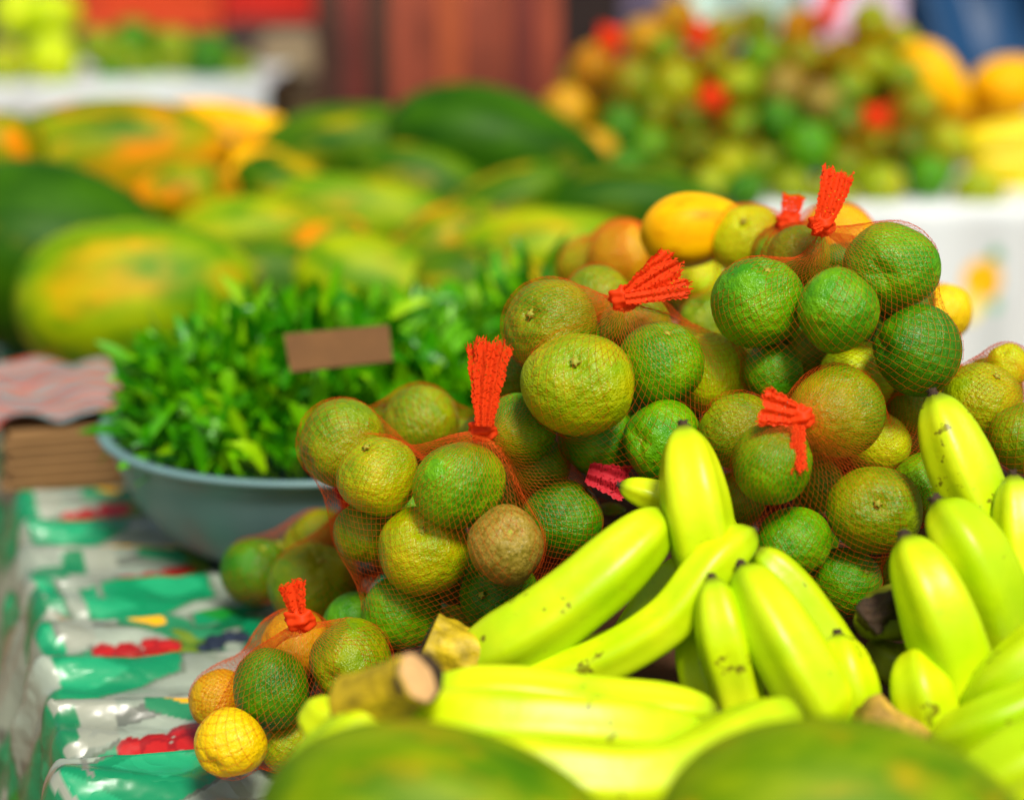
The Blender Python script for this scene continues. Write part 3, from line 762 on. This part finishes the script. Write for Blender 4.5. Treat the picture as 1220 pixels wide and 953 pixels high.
greens('leafy_greens', 'looser bright green leaves behind the net bags, right of the bowl',
       [((.0, 2.42, TABLE_Z+.06), (.14, .10, .17)), ((-.12, 2.44, TABLE_Z+.06), (.13, .10, .13)), ((.04, 2.34, TABLE_Z+.09), (.07, .08, .17))], 800, 4)
pc = [P(338,398,2.02), P(463,387,2.02), P(468,430,2.00), P(346,443,2.00)]
nrm = unit(np.cross(pc[1]-pc[0], pc[3]-pc[0]))*.0035
tv = pc + [p + nrm for p in pc]
tag(mesh_np('price_tag', tv, [(0,1,2,3),(7,6,5,4),(0,4,5,1),(1,5,6,2),(2,6,7,3),(3,7,4,0)], plain('brown_card', srgb(104, 70, 32), .85, .15, 30, .3, 200), smooth=False),
    'small blank brown cardboard tag stuck in the leafy greens', 'tag')

# ------------------------------------------------------------------ table and tablecloth
O2 = np.array([-.35, 1.40]); E2 = unit(np.array([-.279, .960])); N2 = np.array([E2[1], -E2[0]])
def UV(u, v): return O2 + E2*u + N2*v
rz = math.atan2(E2[1], E2[0])
WOOD = plain('old_table_wood', srgb(120, 84, 50), .8, .3, 12, .3, 60)
tb = empty('market_table', (*UV(1.3, 1.1), 0)); tag(tb, 'long wooden market table under the patterned tablecloth', 'table')
def loc_box(root, name, u, v, zc, size, mat):
    c = UV(u, v); B = Boxes(); B.box((c[0]-root.location.x, c[1]-root.location.y, zc-root.location.z), size, rz, bev=.004); return B.build(name, mat, root)
loc_box(tb, 'table_top', 1.45, .675, TABLE_Z-.030, (4.1, 1.33, .036), WOOD)
for uu in (-.4, 3.3):
    for vv in (.2, 1.2): loc_box(tb, 'leg', uu, vv, (TABLE_Z-.05)/2, (.08, .08, TABLE_Z-.05), WOOD)
def paint(u, v):
    """printed fruit pattern of the plastic cloth"""
    sh = u.shape; col = np.empty(sh+(3,)); g0 = np.array(srgb(146, 158, 142)[:3]); col[:] = g0
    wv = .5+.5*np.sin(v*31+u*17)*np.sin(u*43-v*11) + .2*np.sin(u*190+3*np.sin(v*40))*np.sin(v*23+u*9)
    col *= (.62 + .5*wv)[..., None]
    uw = u + .012*np.sin(v*9) + .006*np.sin(v*23+u*11); vw = v + .01*np.sin(u*13)
    TU, TV = .215, .36
    row = np.floor(vw/TV); cell = np.floor((uw + row*.1)/TU); tu = np.mod(uw + row*.1, TU); vw = vw + .035*np.sin(cell*2.4+row*1.7); tv_ = np.mod(vw, TV)
    def box(cu, cv, hu, hv, sk):
        du = tu-cu; du = np.where(du > TU/2, du-TU, np.where(du < -TU/2, du+TU, du)); dv = tv_-cv
        return (np.abs(du - sk*dv) < hu) & (np.abs(dv) < hv)
    def ell(cu, cv, ru, rv, ang=0):
        du = tu-cu; du = np.where(du > TU/2, du-TU, np.where(du < -TU/2, du+TU, du)); dv = tv_-cv
        a = du*math.cos(ang)+dv*math.sin(ang); b = -du*math.sin(ang)+dv*math.cos(ang)
        return (a/ru)**2 + (b/rv)**2 < 1
    def put(mask, rgb): col[mask] = np.array(srgb(*rgb)[:3])
    put(box(.10, .05, .095, .004, .0) | box(.165, .12, .006, .12, .1), (98, 104, 94))
    put(box(.155, .02, .03, .035, .2), (146, 152, 136)); put(box(.06, .19, .05, .02, -.3), (150, 156, 142)); put(box(.165, .13, .022, .05, -.4), (40, 128, 84)); put(box(.12, .335, .03, .03, .2), (30, 124, 78)); put(box(.15, .0, .02, .022, .2), (24, 120, 74)); put(box(.02, .30, .02, .04, 0), (138, 128, 104))
    for cu, cv, hu, hv, sk in ((.045, .060, .036, .075, .45), (.10, .270, .050, .070, -.55), (.205, .215, .020, .06, .3), (.105, .02, .012, .03, .3)):
        put(box(cu, cv, hu+.003, hv+.004, sk), (96, 110, 92)); put(box(cu, cv, hu, hv, sk), (10, 132, 84))
        put(box(cu+hu*.2, cv, hu*.55, hv*.9, sk) & (np.sin(uw*70+vw*45) > -.1), (30, 156, 104))
    put(ell(.186, .040, .020, .088, .12) & ~ell(.170, .040, .014, .084, .12), (240, 176, 4))
    put(ell(.192, .040, .006, .070, .12), (250, 208, 40))
    odd = np.mod(cell, 2) == 0
    put(ell(.180, .150, .018, .024) & odd, (236, 204, 30)); put(ell(.180, .150, .010, .015) & odd, (248, 232, 110))
    put(ell(.187, .182, .010, .024, .4), (20, 126, 40)); put(ell(.170, .190, .009, .022, -.5), (10, 100, 60))
    R_ = random.Random(5)
    for k in range(5): put(ell(.110+R_.uniform(0, .034), .125+R_.uniform(0, .03), .0065, .024, R_.uniform(-.9, .9)), ((70, 104, 16), (104, 130, 26), (50, 84, 20))[k % 3])
    for k in range(11):
        a, b = .104+R_.uniform(0, .044), .160+R_.uniform(0, .048); put(ell(a, b, .0085, .0095), (20, 26, 40)); put(ell(a, b, .0068, .0076), (44, 52, 72))
    for k in range(11):
        a, b = .104+R_.uniform(0, .030), .062+R_.uniform(0, .07); put(ell(a, b, .0095, .0135), (150, 16, 14)); put(ell(a-.002, b, .0070, .0105), (184, 26, 20))
    edge = box(.02, .215, .0025, .09, .2) | box(.07, .02, .03, .0025, 0)
    put(edge, (120, 124, 112))
    return col
def cloth():
    us = np.r_[np.arange(-.62, -.1, .004), np.arange(-.1, .9, .0021), np.arange(.9, 1.35, .0034), np.arange(1.35, 3.45, .02)]
    vs = np.r_[np.arange(-.58, -.05, .005), np.arange(-.05, .42, .0026), np.arange(.42, 1.36, .02), np.arange(1.36, 1.9, .01)]
    U, Vv = np.meshgrid(us, vs, indexing='ij')
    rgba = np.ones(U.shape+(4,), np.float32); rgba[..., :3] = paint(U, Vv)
    # cross-folds that run in from the edge
    k = 2*PI*(U + .02*np.sin(Vv*9+1) + .035*Vv)/.108
    saw = (np.mod(k/(2*PI), 1)); fold = np.where(saw < .78, saw/.78, (1-saw)/.22)
    fold = fold**1.3 + .16*np.sin(k*2.3+Vv*14)*np.exp(-np.clip(Vv, 0, 9)/.2)
    fade = np.exp(-np.clip(Vv, 0, 9)/.30); 
    crump = .0016*np.sin(U*41+Vv*23) + .0012*np.sin(U*83-Vv*31+2*np.sin(Vv*17)) + .0009*np.sin(U*137+Vv*71) + .001*np.abs(np.sin(U*29+5*np.sin(Vv*7)))
    z = .003 + .030*fold*fade + .25*crump + np.abs(crump)*.8
    hv = np.clip(-Vv, 0, 9); rd = .018
    ang = np.clip(hv/rd, 0, PI/2*.92)
    zz = np.where(Vv >= 0, z, z*np.cos(ang) - rd*(1-np.cos(ang)) - np.clip(hv-rd*PI/2*.92, 0, 9)*.985)
    vo = np.where(Vv >= 0, Vv, -rd*np.sin(ang) - np.clip(hv-rd*PI/2*.92, 0, 9)*.20)
    rv = np.clip(Vv-1.36, 0, 9); zz = np.where(rv > 0, zz - rv*.98, zz); vo = np.where(rv > 0, 1.36 + rv*.15 + .02*np.sin(U*14)*np.clip(rv/.1, 0, 1), vo)
    pleat = (.020*(fold-.5) + .010*np.sin(U*2*PI/.27+1))*np.clip(hv/.05, 0, 1) + .016*(fold-.5)*np.exp(-np.abs(Vv)/.03)
    vo = vo - np.where(Vv < .06, pleat, 0) - .02*np.sin(U*11+2)*np.clip(hv/.3, 0, 1)
    XY = O2 + E2*U[..., None] + N2*vo[..., None]
    v3 = np.concatenate([XY, (TABLE_Z-.010+zz+.004*0)[..., None]], -1)
    v3[..., 2] = np.where(Vv >= 0, np.minimum(v3[..., 2] , TABLE_Z+.003+.022*np.exp(-np.abs(Vv)/.30)), v3[..., 2])
    m, n, l, b = new_mat('printed_plastic_cloth')
    at = n.new('ShaderNodeVertexColor'); at.layer_name = 'print'
    l.new(at.outputs['Color'], b.inputs['Base Color']); b.inputs['Roughness'].default_value = .28
    b.inputs['Coat Weight'].default_value = .6; b.inputs['Coat Roughness'].default_value = .07
    bp = n.new('ShaderNodeBump'); bp.inputs['Strength'].default_value = .38; bp.inputs['Distance'].default_value = .04
    tc = n.new('ShaderNodeTexCoord'); nn_ = noise_node(n, l, tc.outputs['Object'], 13, 3, .5); ab = n.new('ShaderNodeMath'); ab.operation = 'PINGPONG'; ab.inputs[1].default_value = .09; l.new(nn_, ab.inputs[0]); l.new(ab.outputs[0], bp.inputs['Height']); l.new(bp.outputs[0], b.inputs['Normal'])
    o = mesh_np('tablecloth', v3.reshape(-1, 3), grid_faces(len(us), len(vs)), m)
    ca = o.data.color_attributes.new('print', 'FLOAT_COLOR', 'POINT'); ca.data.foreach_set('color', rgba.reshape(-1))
    return tag(o, 'glossy plastic tablecloth printed with green blocks and fruit, hanging over the left edge', 'tablecloth')
cloth()

# wooden crates that raise the heap
CR = plain('brown_crate_wood', srgb(92, 60, 34), .85, .3, 14, .4, 70)
def crate(cx, cy, z0, sx, sy, h, label, slats=3):
    root = empty('wooden_crate', (cx, cy, z0)); tag(root, label, 'crate', 'wooden crates under the fruit heap')
    def part(nm, *bx):
        B = Boxes()
        for c, s in bx: B.box(c, s, 0, bev=.002)
        B.build(nm, CR, root)
    t = .012; sh = h/slats
    for k in range(slats):
        zc = sh*(k+.5)
        part('slat', ((0, -sy/2, zc), (sx, t, sh*.8))); part('slat', ((0, sy/2, zc), (sx, t, sh*.8)))
        part('end_board', ((-sx/2+t, 0, zc), (t, sy-t*1.2, sh*.8))); part('end_board', ((sx/2-t, 0, zc), (t, sy-t*1.2, sh*.8)))
    part('lid', ((0, 0, h+.006), (sx, sy, .010)))
crate(.20, 1.40, TABLE_Z+.006, .62, .26, .075, 'low brown crate glimpsed between the bananas')
crate(.30, 1.72, TABLE_Z+.006, .60, .30, .17, 'taller brown crate behind, under the top net bags')

# cardboard and folded cloth at the left
st = empty('cardboard_stack', P(84, 560, 2.42)); tag(st, 'stack of tan flattened cardboard at the far left of the table, behind the bowl', 'cardboard')
CB = plain('tan_cardboard', srgb(140, 106, 64), .85, .15, 10, .3, 40)
for k in range(6):
    c = P(78+random.uniform(-3, 3), 566, 2.45); B = Boxes()
    B.box((c[0]-st.location.x, c[1]-st.location.y, TABLE_Z+.012+k*.0125-st.location.z), (.145+random.uniform(-.01, .01), .20, .0095), rz-PI/2+random.uniform(-.06, .06), bev=.001); B.build('cardboard_sheet', CB, st)
c0 = P(74, 520, 2.46)
uu, vv = np.meshgrid(np.linspace(-.085, .085, 60), np.linspace(-.12, .16, 80), indexing='ij')
zz = TABLE_Z+.096 + .006*np.sin(vv*60+3*np.sin(uu*30)) + .004*np.sin(uu*50+vv*21) - .6*np.clip(np.abs(uu)-.07, 0, 1)
cv = np.stack([c0[0]+uu*math.cos(rz-PI/2)-vv*math.sin(rz-PI/2), c0[1]+uu*math.sin(rz-PI/2)+vv*math.cos(rz-PI/2), zz], -1).reshape(-1, 3)
m, n, l, b = new_mat('folded_red_orange_cloth'); v_ = tex_coord(n, l)
wv = n.new('ShaderNodeTexWave'); wv.inputs['Scale'].default_value = 6; wv.inputs['Distortion'].default_value = 5; wv.bands_direction = 'Y'; l.new(v_, wv.inputs['Vector'])
l.new(ramp(n, l, wv.outputs['Fac'], [(.2, srgb(150, 140, 134)), (.38, srgb(178, 40, 30)), (.5, srgb(222, 110, 0)), (.62, srgb(176, 50, 34)), (.85, srgb(120, 136, 136))]), b.inputs['Base Color']); b.inputs['Roughness'].default_value = .35
fc = mesh_np('folded_cloth', cv, grid_faces(60, 80), m); sm = fc.modifiers.new('t', 'SOLIDIFY'); sm.thickness = .004
tag(fc, 'folded red and orange plastic cloth lying on the cardboard stack', 'cloth')

# ------------------------------------------------------------------ distance: right table with the heap
CLOTHW = plain('white_plastic_cloth', srgb(222, 228, 226), .45, .06, 3, .1, 20)
def draped_table(x0, x1, ytop, d, depth, label, clabel, prints=None, front_drop=.80):
    a, b_ = P(x0, ytop, d), P(x1, ytop, d); zt = a[2]; w = b_[0]-a[0]
    root = empty('stall_table', ((a[0]+b_[0])/2, a[1]+depth/2, 0)); tag(root, label, 'table', 'tables of the stalls behind')
    B = Boxes(); B.box((0, 0, zt-.03), (w-.02, depth-.02, .04), bev=.004); B.build('table_top', WOOD, root)
    for sx in (-1, 1):
        for sy in (-1, 1):
            B = Boxes(); B.box((sx*(w/2-.08), sy*(depth/2-.08), (zt-.05)/2), (.07, .07, zt-.05), bev=.003); B.build('leg', WOOD, root)
    nx, ny = 260, 150
    s = np.linspace(-front_drop, depth, ny)[None, :] + np.zeros((nx, 1)); x = np.linspace(a[0], b_[0], nx)[:, None] + 0*s
    hang = np.clip(-s, 0, 9)
    y = a[1] + np.clip(s, 0, 9) - np.clip(hang/.03, 0, 1)*.01 - (.012*np.sin(x*38+np.sin(x*11))+.02*np.sin(x*9))*np.clip(hang/.2, 0, 1)
    zc = zt + .003 - np.clip(hang-.003, 0, 9)
    v = np.stack([x+0*s, y, zc], -1)
    m, n, l, b = new_mat('white_printed_cloth'); at = n.new('ShaderNodeVertexColor'); at.layer_name = 'print'
    l.new(at.outputs['Color'], b.inputs['Base Color']); b.inputs['Roughness'].default_value = .4
    o = mesh_np('tablecloth', v.reshape(-1, 3), grid_faces(nx, ny), m)
    col = np.ones((nx, ny, 4), np.float32); col[..., :3] = srgb(206, 214, 216)[:3]
    for (cx, cz, rx, rz_, rgb) in (prints or []):
        col[((x-cx)/rx)**2 + ((zc-cz)/rz_)**2 < 1, :3] = srgb(*rgb)[:3]
    ca = o.data.color_attributes.new('print', 'FLOAT_COLOR', 'POINT'); ca.data.foreach_set('color', col.reshape(-1))
    sm = o.modifiers.new('t', 'SOLIDIFY'); sm.thickness = .002
    tag(o, clabel, 'tablecloth', 'white cloths of the stalls behind'); return zt
def on(x, y, d): p = P(x, y, d); return p
pr = []
for (x, y, rx, ry, rgb) in [(1168,333,24,26,(250,190,0)), (1150,366,20,18,(246,232,120)), (1184,304,9,8,(10,160,80)), (1182,362,6,8,(90,200,150)),
                            (960,350,22,24,(250,190,0)), (975,322,9,8,(10,160,80)), (1290,370,24,26,(240,90,30)), (780,330,22,22,(250,190,0))]:
    yf = P(700, 246, 4.0)[1]; q1 = P(x, y, 1.)-CAM; q = CAM + q1*(yf-CAM[1])/q1[1]; pr.append((q[0], q[2], rx*4/F, ry*4/F, rgb))
draped_table(672, 1420, 246, 4.0, 1.0, 'table of the stall behind at the right, under the distant heap', 'white cloth with a printed lemon hanging from the table of the distant heap', pr)
FAR0 = [ # x, y, skin, radius
 (768,49,'y',24),(807,22,'y',22),(708,81,'or',25),(753,101,'yg',25),(804,103,'yg',27),(797,66,'g',22),(846,76,'g',23),(881,101,'g',23),
 (910,69,'g',23),(957,69,'g',23),(935,106,'br',25),(979,125,'br',24),(1008,71,'yg',24),(1013,108,'yg',23),(1038,30,'yg',24),(954,34,'or',22),(1038,79,'g',23),
 (674,133,'or',28),(708,182,'or',26),(738,152,'dg',24),(777,175,'g',24),(831,182,'g',24),(817,143,'dg',22),(886,155,'g',25),(910,195,'g',24),(870,199,'g',24),
 (964,177,'g',27),(1004,199,'g',25),(1048,180,'yg',25),(1048,224,'yo',26),(1092,133,'g',25),(1127,172,'g',24),(1107,212,'g',25),(797,218,'g',23),(846,226,'g',23),
 (886,228,'dg',23),(940,226,'g',24),(990,236,'g',23),(1166,229,'yo',26),(742,205,'dg',25),(860,40,'yo',22),(900,30,'o',22),(1075,95,'g',23),(1080,175,'dg',24),(757,135,'dg',22),(925,145,'dg',24),(1070,52,'yo',22),(1005,150,'dg',24),(780,135,'o',22)]
FAR = [(x, y, {'g': ('o', 'yo', 'g')[i % 3], 'yg': ('yo', 'o')[i % 2], 'y': 'or'}.get(c, c), r*1.12) for i, (x, y, c, r) in enumerate(FAR0)]
CN = {'y':'yellow','or':'mustard orange','yg':'yellow-green','g':'green','br':'brown','yo':'olive yellow','dg':'dark green','o':'olive'}
KN = [(726,49),(831,44),(846,118),(984,20),(1043,143)]
KL = ['red knot at its upper left','red knot at its top centre','red knot at mid-height','tall red tail on its summit','orange knot at its right']
cl = {k: [] for k in range(5)}
for x, y, c, r in FAR:
    k = min(range(5), key=lambda i: (KN[i][0]-x)**2 + (KN[i][1]+30-y)**2); cl[k].append((x, y, c, r))
FZ = np.array([4.42 - .0016*(f[1]) + random.uniform(-.05, .05) for f in FAR]); FZ = dict(zip([(f[0], f[1]) for f in FAR], FZ))
# settle the distant heap too
ks = list(FZ); ry = np.array([P(k[0], k[1], 1.)-CAM for k in ks]); fz = np.array([FZ[k] for k in ks]); fr_ = np.array([f[3] for f in FAR])/F
for it in range(200):
    c = CAM + ry*fz[:, None]; r = fr_*fz; D = np.linalg.norm(c[:, None]-c[None], axis=-1); ov = .98*(r[:, None]+r[None])-D; np.fill_diagonal(ov, -1)
    sgn = np.where(fz[:, None] >= fz[None], 1, -1); fz += np.clip((np.where(ov > 0, ov, 0)*sgn).sum(1)*.25, -.01, .01)
FZ = dict(zip(ks, fz))
rows_name = [(0,60,'top'),(60,90,'second'),(90,120,'third'),(120,165,'middle'),(165,205,'lower'),(205,300,'bottom')]
far_f = {k: [] for k in range(5)}
for lo, hi, nm in rows_name:
    rowf = sorted([f for f in FAR if lo <= f[1] < hi]); 
    for i, (x, y, c, r) in enumerate(rowf):
        o_ = ['first','second','third','fourth','fifth','sixth','seventh','eighth','ninth','tenth','eleventh','twelfth','thirteenth','fourteenth'][i]
        d = FZ[(x, y)]; p = P(x, y, d)
        put_citrus(p, r*d/F, c, '%s orange, %s from left in the %s row of the distant heap' % (CN[c], o_, nm), 'oranges in the distant heap')
        for k in cl:
            if (x, y, c, r) in cl[k]: far_f[k].append([*p, r*d/F])
# rear and inner fruit of the distant heap
for t in range(3000):
    x, y = random.uniform(690, 1130), random.uniform(45, 235); d = random.uniform(4.35, 4.85); r = .045; p = P(x, y, d)
    if y < 60+abs(x-930)*.15: continue
    if p[2]-r < .86: continue
    if any(np.linalg.norm(p-np.array(q[:3])) < (r+q[3])*.97 for k in far_f for q in far_f[k]): continue
    k = min(range(5), key=lambda i: (KN[i][0]-x)**2 + (KN[i][1]+30-y)**2)
    far_f[k].append([*p, r]); put_citrus(p, r, random.choice(['g','dg','o']), 'shaded orange deep inside the distant heap, hidden by those in front', 'inner oranges of the distant heap')
for k in range(5):
    if len(far_f[k]) < 3: continue
    d = min(np.linalg.norm(np.array(q[:3])-CAM) for q in far_f[k]) ; K = P(KN[k][0], KN[k][1], d*.985)
    net_bag(far_f[k], K, None, 56, 56, 'distant net bag with ' + KL[k], 'net bags in the distant heap',
            [(K, up(random.uniform(-.2, .6), 1, .1), .085 if k == 3 else .03, .02, .05)], .024, .0004, .0009, NET, 20)
YG = 'large yellow fruit beside the distant heap'
papaya(1112,100,4.3,56,36,48,'gold','large golden papaya leaning at the right of the distant heap', YG, spin=1)
papaya(1140,140,4.5,50,38,20,'gold','smaller golden papaya low behind the large leaning one', YG, spin=2)
papaya(1200,104,4.4,46,38,-20,'gold','golden papaya at the right edge, in front of the blue sheet', YG, spin=3)
fb = empty('banana_bunch', P(1186, 190, 4.2)); tag(fb, 'blurred bright yellow bananas on the white cloth at the right edge', 'bananas', YG)
YB = plain('ripe_yellow_banana_peel', srgb(238, 214, 6), .4, .1, 10)
for i, pts in enumerate([[(1250,150),(1215,165),(1180,168),(1146,170)], [(1250,185),(1220,195),(1185,195),(1150,188)], [(1250,225),(1235,222),(1212,225),(1190,232)]]):
    banana(pts, 44, 4.2+.02*i, fb, YB, seed=i)

# left far table
draped_table(-160, 318, 104, 6.0, .9, 'table of the far stall at the upper left', 'pale cloth over the far table at the upper left')
LM = plain('bright_pomelo_peel', srgb(176, 204, 4), .45, .12, 1.5, .2, 8)
for i, (x, y, r, k, lb) in enumerate([(22,20,34,'yg','blurred bright pomelo, upper left of the far stall'),(66,18,30,'yg','blurred bright pomelo at the top of the far stall pile, right one'),
    (62,72,33,'yg','large blurred bright pomelo at the front of the far stall'),(6,80,26,'yo','dull blurred pomelo at the left edge of the far stall')]):
    put_citrus(P(x, y, 6.1+.08*(i < 2)), r*6.1/F, k, lb, 'pomelos on the far stall', name='pomelo', cat='pomelo')
fz_ = 0
for i, (x, y, r) in enumerate([(118,58,26),(160,48,27),(205,60,26),(132,88,18),(172,86,20),(212,88,17),(250,68,28),(286,84,20),(240,90,15),(150,70,18)]):
    put_citrus(P(x, y, 6.25+.05*(i % 3)), r*6.25/F, ['o','dg','o','dg','o'][i % 5], 'olive mango, number %s from the left beside the far pomelos' % ['one','two','three','four','five','six','seven','eight','nine','ten'][sorted(range(10), key=lambda q:[118,160,205,132,172,212,250,286,240,150][q]).index(i)],
               'olive mangoes on the far stall', name='mango', cat='mango')
# plastic crates behind
def plastic_crate(x0, x1, y0, y1, d, col, label):
    a, b_ = P(x0, y1, d), P(x1, y0, d); w, h = b_[0]-a[0], abs(b_[2]-a[2]); root = empty('plastic_crate', ((a[0]+b_[0])/2, a[1]+.2, a[2])); tag(root, label, 'crate', 'plastic crates at the back')
    m = plain('crate_plastic', col, .5, .1)
    n_ = max(3, int(h/.06)); 
    B = Boxes()
    for k in range(n_):
        for yy in (-.2, .2): B.box((0, yy, (k+.5)*h/n_), (w, .015, h/n_*.72))
        for xx in (-w/2, w/2): B.box((xx, 0, (k+.5)*h/n_), (.015, .38, h/n_*.72))
    B.build('side_slats', m, root)
    for xx in (-1, 1):
        for yy in (-1, 1): B = Boxes(); B.box((xx*(w/2+.004), yy*.206, h/2), (.03, .03, h), bev=.004); B.build('corner_post', m, root)
    B = Boxes(); B.box((0, 0, .006), (w, .4, .012)); B.build('base', m, root)
    return root
plastic_crate(92, 256, -90, 36, 6.9, srgb(196, 62, 16), 'orange-red plastic crate behind the far mangoes')
plastic_crate(272, 368, -80, 26, 6.9, srgb(188, 26, 8), 'deep red plastic crate left of the reddish planks')
B = Boxes(); q = P(345, 60, 6.8); B.box((q[0], q[1], q[2]-.02), (.22, .3, .16), .1, bev=.03)
tag(B.build('paper_sack', plain('grey_tan_paper', srgb(140, 124, 96), .9, .2)), 'grey-tan sack under the deep red crate', 'sack')
B = Boxes(); q = P(345, 120, 6.8); B.box((q[0], q[1], (q[2]+.04)/2), (.34, .3, q[2]+.04), .0, bev=.02)
tag(B.build('wooden_box', plain('dull_brown_board', srgb(92, 74, 46), .9, .25)), 'dull brown box below the grey-tan sack', 'box')
# plank screen
def planks(x0, x1, d, cols, label, name='plank_screen'):
    a, b_ = P(x0, 100, d), P(x1, 100, d); root = empty(name, ((a[0]+b_[0])/2, a[1], 0)); tag(root, label, 'fence')
    n_ = len(cols); w = (b_[0]-a[0])/n_
    for k in range(n_):
        B = Boxes(); B.box(((k-n_/2+.5)*w, random.uniform(-.03, .03), 1.05), (w*random.uniform(.84, .97), .035, 2.1), 0, ('Y', random.uniform(-.02, .02)), bev=.006)
        B.build('plank', cols[k], root)
    for hz in (.5, 1.7):
        B = Boxes(); B.box((0, .06, hz), (b_[0]-a[0], .05, .09), bev=.005); B.build('rail', cols[0], root)
R1 = plain('red_brown_paint', srgb(168, 78, 52), .8, .3, 5, .2, 20); R2 = plain('rusty_paint', srgb(190, 92, 50), .8, .3, 4, .2, 20)
R3 = plain('maroon_paint', srgb(132, 56, 46), .8, .3, 5, .2, 20); R4 = plain('dark_brown_wood', srgb(84, 52, 40), .85, .3, 6, .2, 20)
planks(378, 668, 5.6, [R4, R3, R4, R1, R1, R2, R1, R1, R3, R1], 'screen of reddish brown upright planks in the background')
B = Boxes(); q = P(700, 60, 5.9); B.box((q[0], q[1], 1.05), (.20, .12, 2.1), bev=.008)
tag(B.build('wooden_post', plain('blackened_wood', srgb(38, 26, 24), .9, .3)), 'blackened post between the reddish planks and the distant heap', 'post')
# sacks and sheets behind the heap
def sheet(x0, x1, y0, y1, d, col, name, label, cat, amp=.04, rough=.5):
    a, b_ = P(x0, y1, d), P(x1, y0, d); nx, nz = 120, 80
    X, Z = np.meshgrid(np.linspace(a[0], b_[0], nx), np.linspace(a[2], b_[2], nz), indexing='ij')
    Y = a[1] + amp*np.sin(X*14+2*np.sin(Z*5)) + amp*.5*np.sin(X*31+Z*7) + .05*np.sin(Z*6)
    o = mesh_np(name, np.stack([X, Y, Z], -1).reshape(-1, 3), grid_faces(nx, nz), plain(name+'_fabric', col, rough, .25, 3))
    s = o.modifiers.new('t', 'SOLIDIFY'); s.thickness = .006; return tag(o, label, cat)
sheet(1066, 1480, -260, 330, 6.2, srgb(8, 66, 112), 'blue_tarpaulin', 'dark blue tarpaulin hanging at the upper right', 'tarpaulin', .05)
sheet(815, 962, -60, 200, 5.9, srgb(176, 204, 194), 'pale_plastic_sheet', 'pale green-white plastic sheet above the distant heap', 'plastic sheet', .03)
sheet(955, 1070, -60, 200, 5.8, srgb(214, 196, 222), 'lilac_plastic_sheet', 'lilac plastic sheet right of the pale green-white one', 'plastic sheet', .03)
sheet(715, 818, -60, 200, 6.3, srgb(74, 62, 88), 'purple_cloth', 'dull purple cloth hanging behind the distant heap', 'cloth', .03)
sheet(-60, 14, 215, 262, 3.6, srgb(40, 140, 140), 'teal_bag', 'teal plastic bag between papayas at the left edge', 'bag', .02)

# unseen roof strip, added out of view to shade the distant heap
cx_ = np.linspace(-.6, 6, 80)[:, None]; cy_ = np.linspace(3.62, 4.5, 60)[None]
cz_ = 2.62 + .05*np.sin(cx_*2.1+cy_) - .10*np.sin((cy_-3.62)/.88*PI)*-1 + 0*cx_
can = empty('added_shade_canopy', (0.5, 5.8, 0)); tag(can, 'unseen tarpaulin roof on poles, added to shade the distant heap', 'light_blocker')
o_ = mesh_np('added_shade_roof', np.stack([cx_+0*cy_-.5, cy_+0*cx_-5.8, cz_], -1).reshape(-1, 3), grid_faces(80, 60), plain('shade_roof_brown', srgb(120, 96, 70), .8, .2, 2), can)
sm = o_.modifiers.new('t', 'SOLIDIFY'); sm.thickness = .004
for x_, y_ in ((5.9, 3.66), (5.9, 4.46), (2.1, 3.66), (2.1, 4.46)):
    v_, f_ = lathe([(.0, 0), (.035, 0), (.033, 1.3), (.03, 2.6), (.0, 2.6)], 16); mesh_np('shade_roof_pole', v_ + np.array([x_-.5, y_-5.8, 0]), f_, WOOD, can)

# ------------------------------------------------------------------ ground and back wall
gm = plain('trodden_earth', srgb(128, 96, 64), .95, .3, 1.2, .5, 8)
g = mesh_np('ground', [(-60,-60,0),(60,-60,0),(60,60,0),(-60,60,0)], [(0,1,2,3)], gm, smooth=False); tag(g, kind='structure')
B = Boxes(); B.box((0, 9.5, 1.5), (16, .2, 3.0)); w = B.build('market_wall', plain('smoke_grey_plaster', srgb(66, 54, 50), .9, .3, 2)); tag(w, 'dark plastered wall closing the market at the back', 'wall')

# ------------------------------------------------------------------ light
SUN_EL, SUN_AZ = math.radians(54), math.radians(162)     # azimuth from +Y clockwise
wd = bpy.data.worlds.new('World'); scene.world = wd; wd.use_nodes = True
n, l = wd.node_tree.nodes, wd.node_tree.links
sk = n.new('ShaderNodeTexSky'); sk.sky_type = 'NISHITA'; sk.sun_disc = False; sk.sun_elevation = SUN_EL; sk.sun_rotation = SUN_AZ; sk.dust_density = 3
tint = mixc(n, l, 1.0, sk.outputs[0], (1.0, .93, .80, 1), 'MULTIPLY'); l.new(tint, n['Background'].inputs[0]); n['Background'].inputs[1].default_value = .085
sd = bpy.data.lights.new('sun', 'SUN'); sd.energy = 2.7; sd.angle = math.radians(14); sd.color = (1, .95, .86)
so = bpy.data.objects.new('sun', sd); C.objects.link(so)
dirv = Vector((math.sin(SUN_AZ)*math.cos(SUN_EL), math.cos(SUN_AZ)*math.cos(SUN_EL), math.sin(SUN_EL)))
so.rotation_mode = 'QUATERNION'; so.rotation_quaternion = dirv.to_track_quat('Z', 'Y'); so.location = (0, 0, 5)

cd = bpy.data.cameras.new('camera'); co = bpy.data.objects.new('camera', cd); C.objects.link(co); scene.camera = co
co.location = V(CAM); co.rotation_euler = (PI/2-PITCH, 0, 0)
cd.sensor_width = 36; cd.lens = F/W0*36; cd.clip_start = .05; cd.clip_end = 300
cd.dof.use_dof = True; cd.dof.focus_distance = 1.57; cd.dof.aperture_fstop = cd.lens/1000/.035
scene.view_settings.view_transform = 'Standard'; scene.view_settings.look = 'None'
scene.view_settings.exposure = .55; scene.view_settings.gamma = 1
scene.cycles.use_denoising = True
scene.cycles.max_bounces = 8
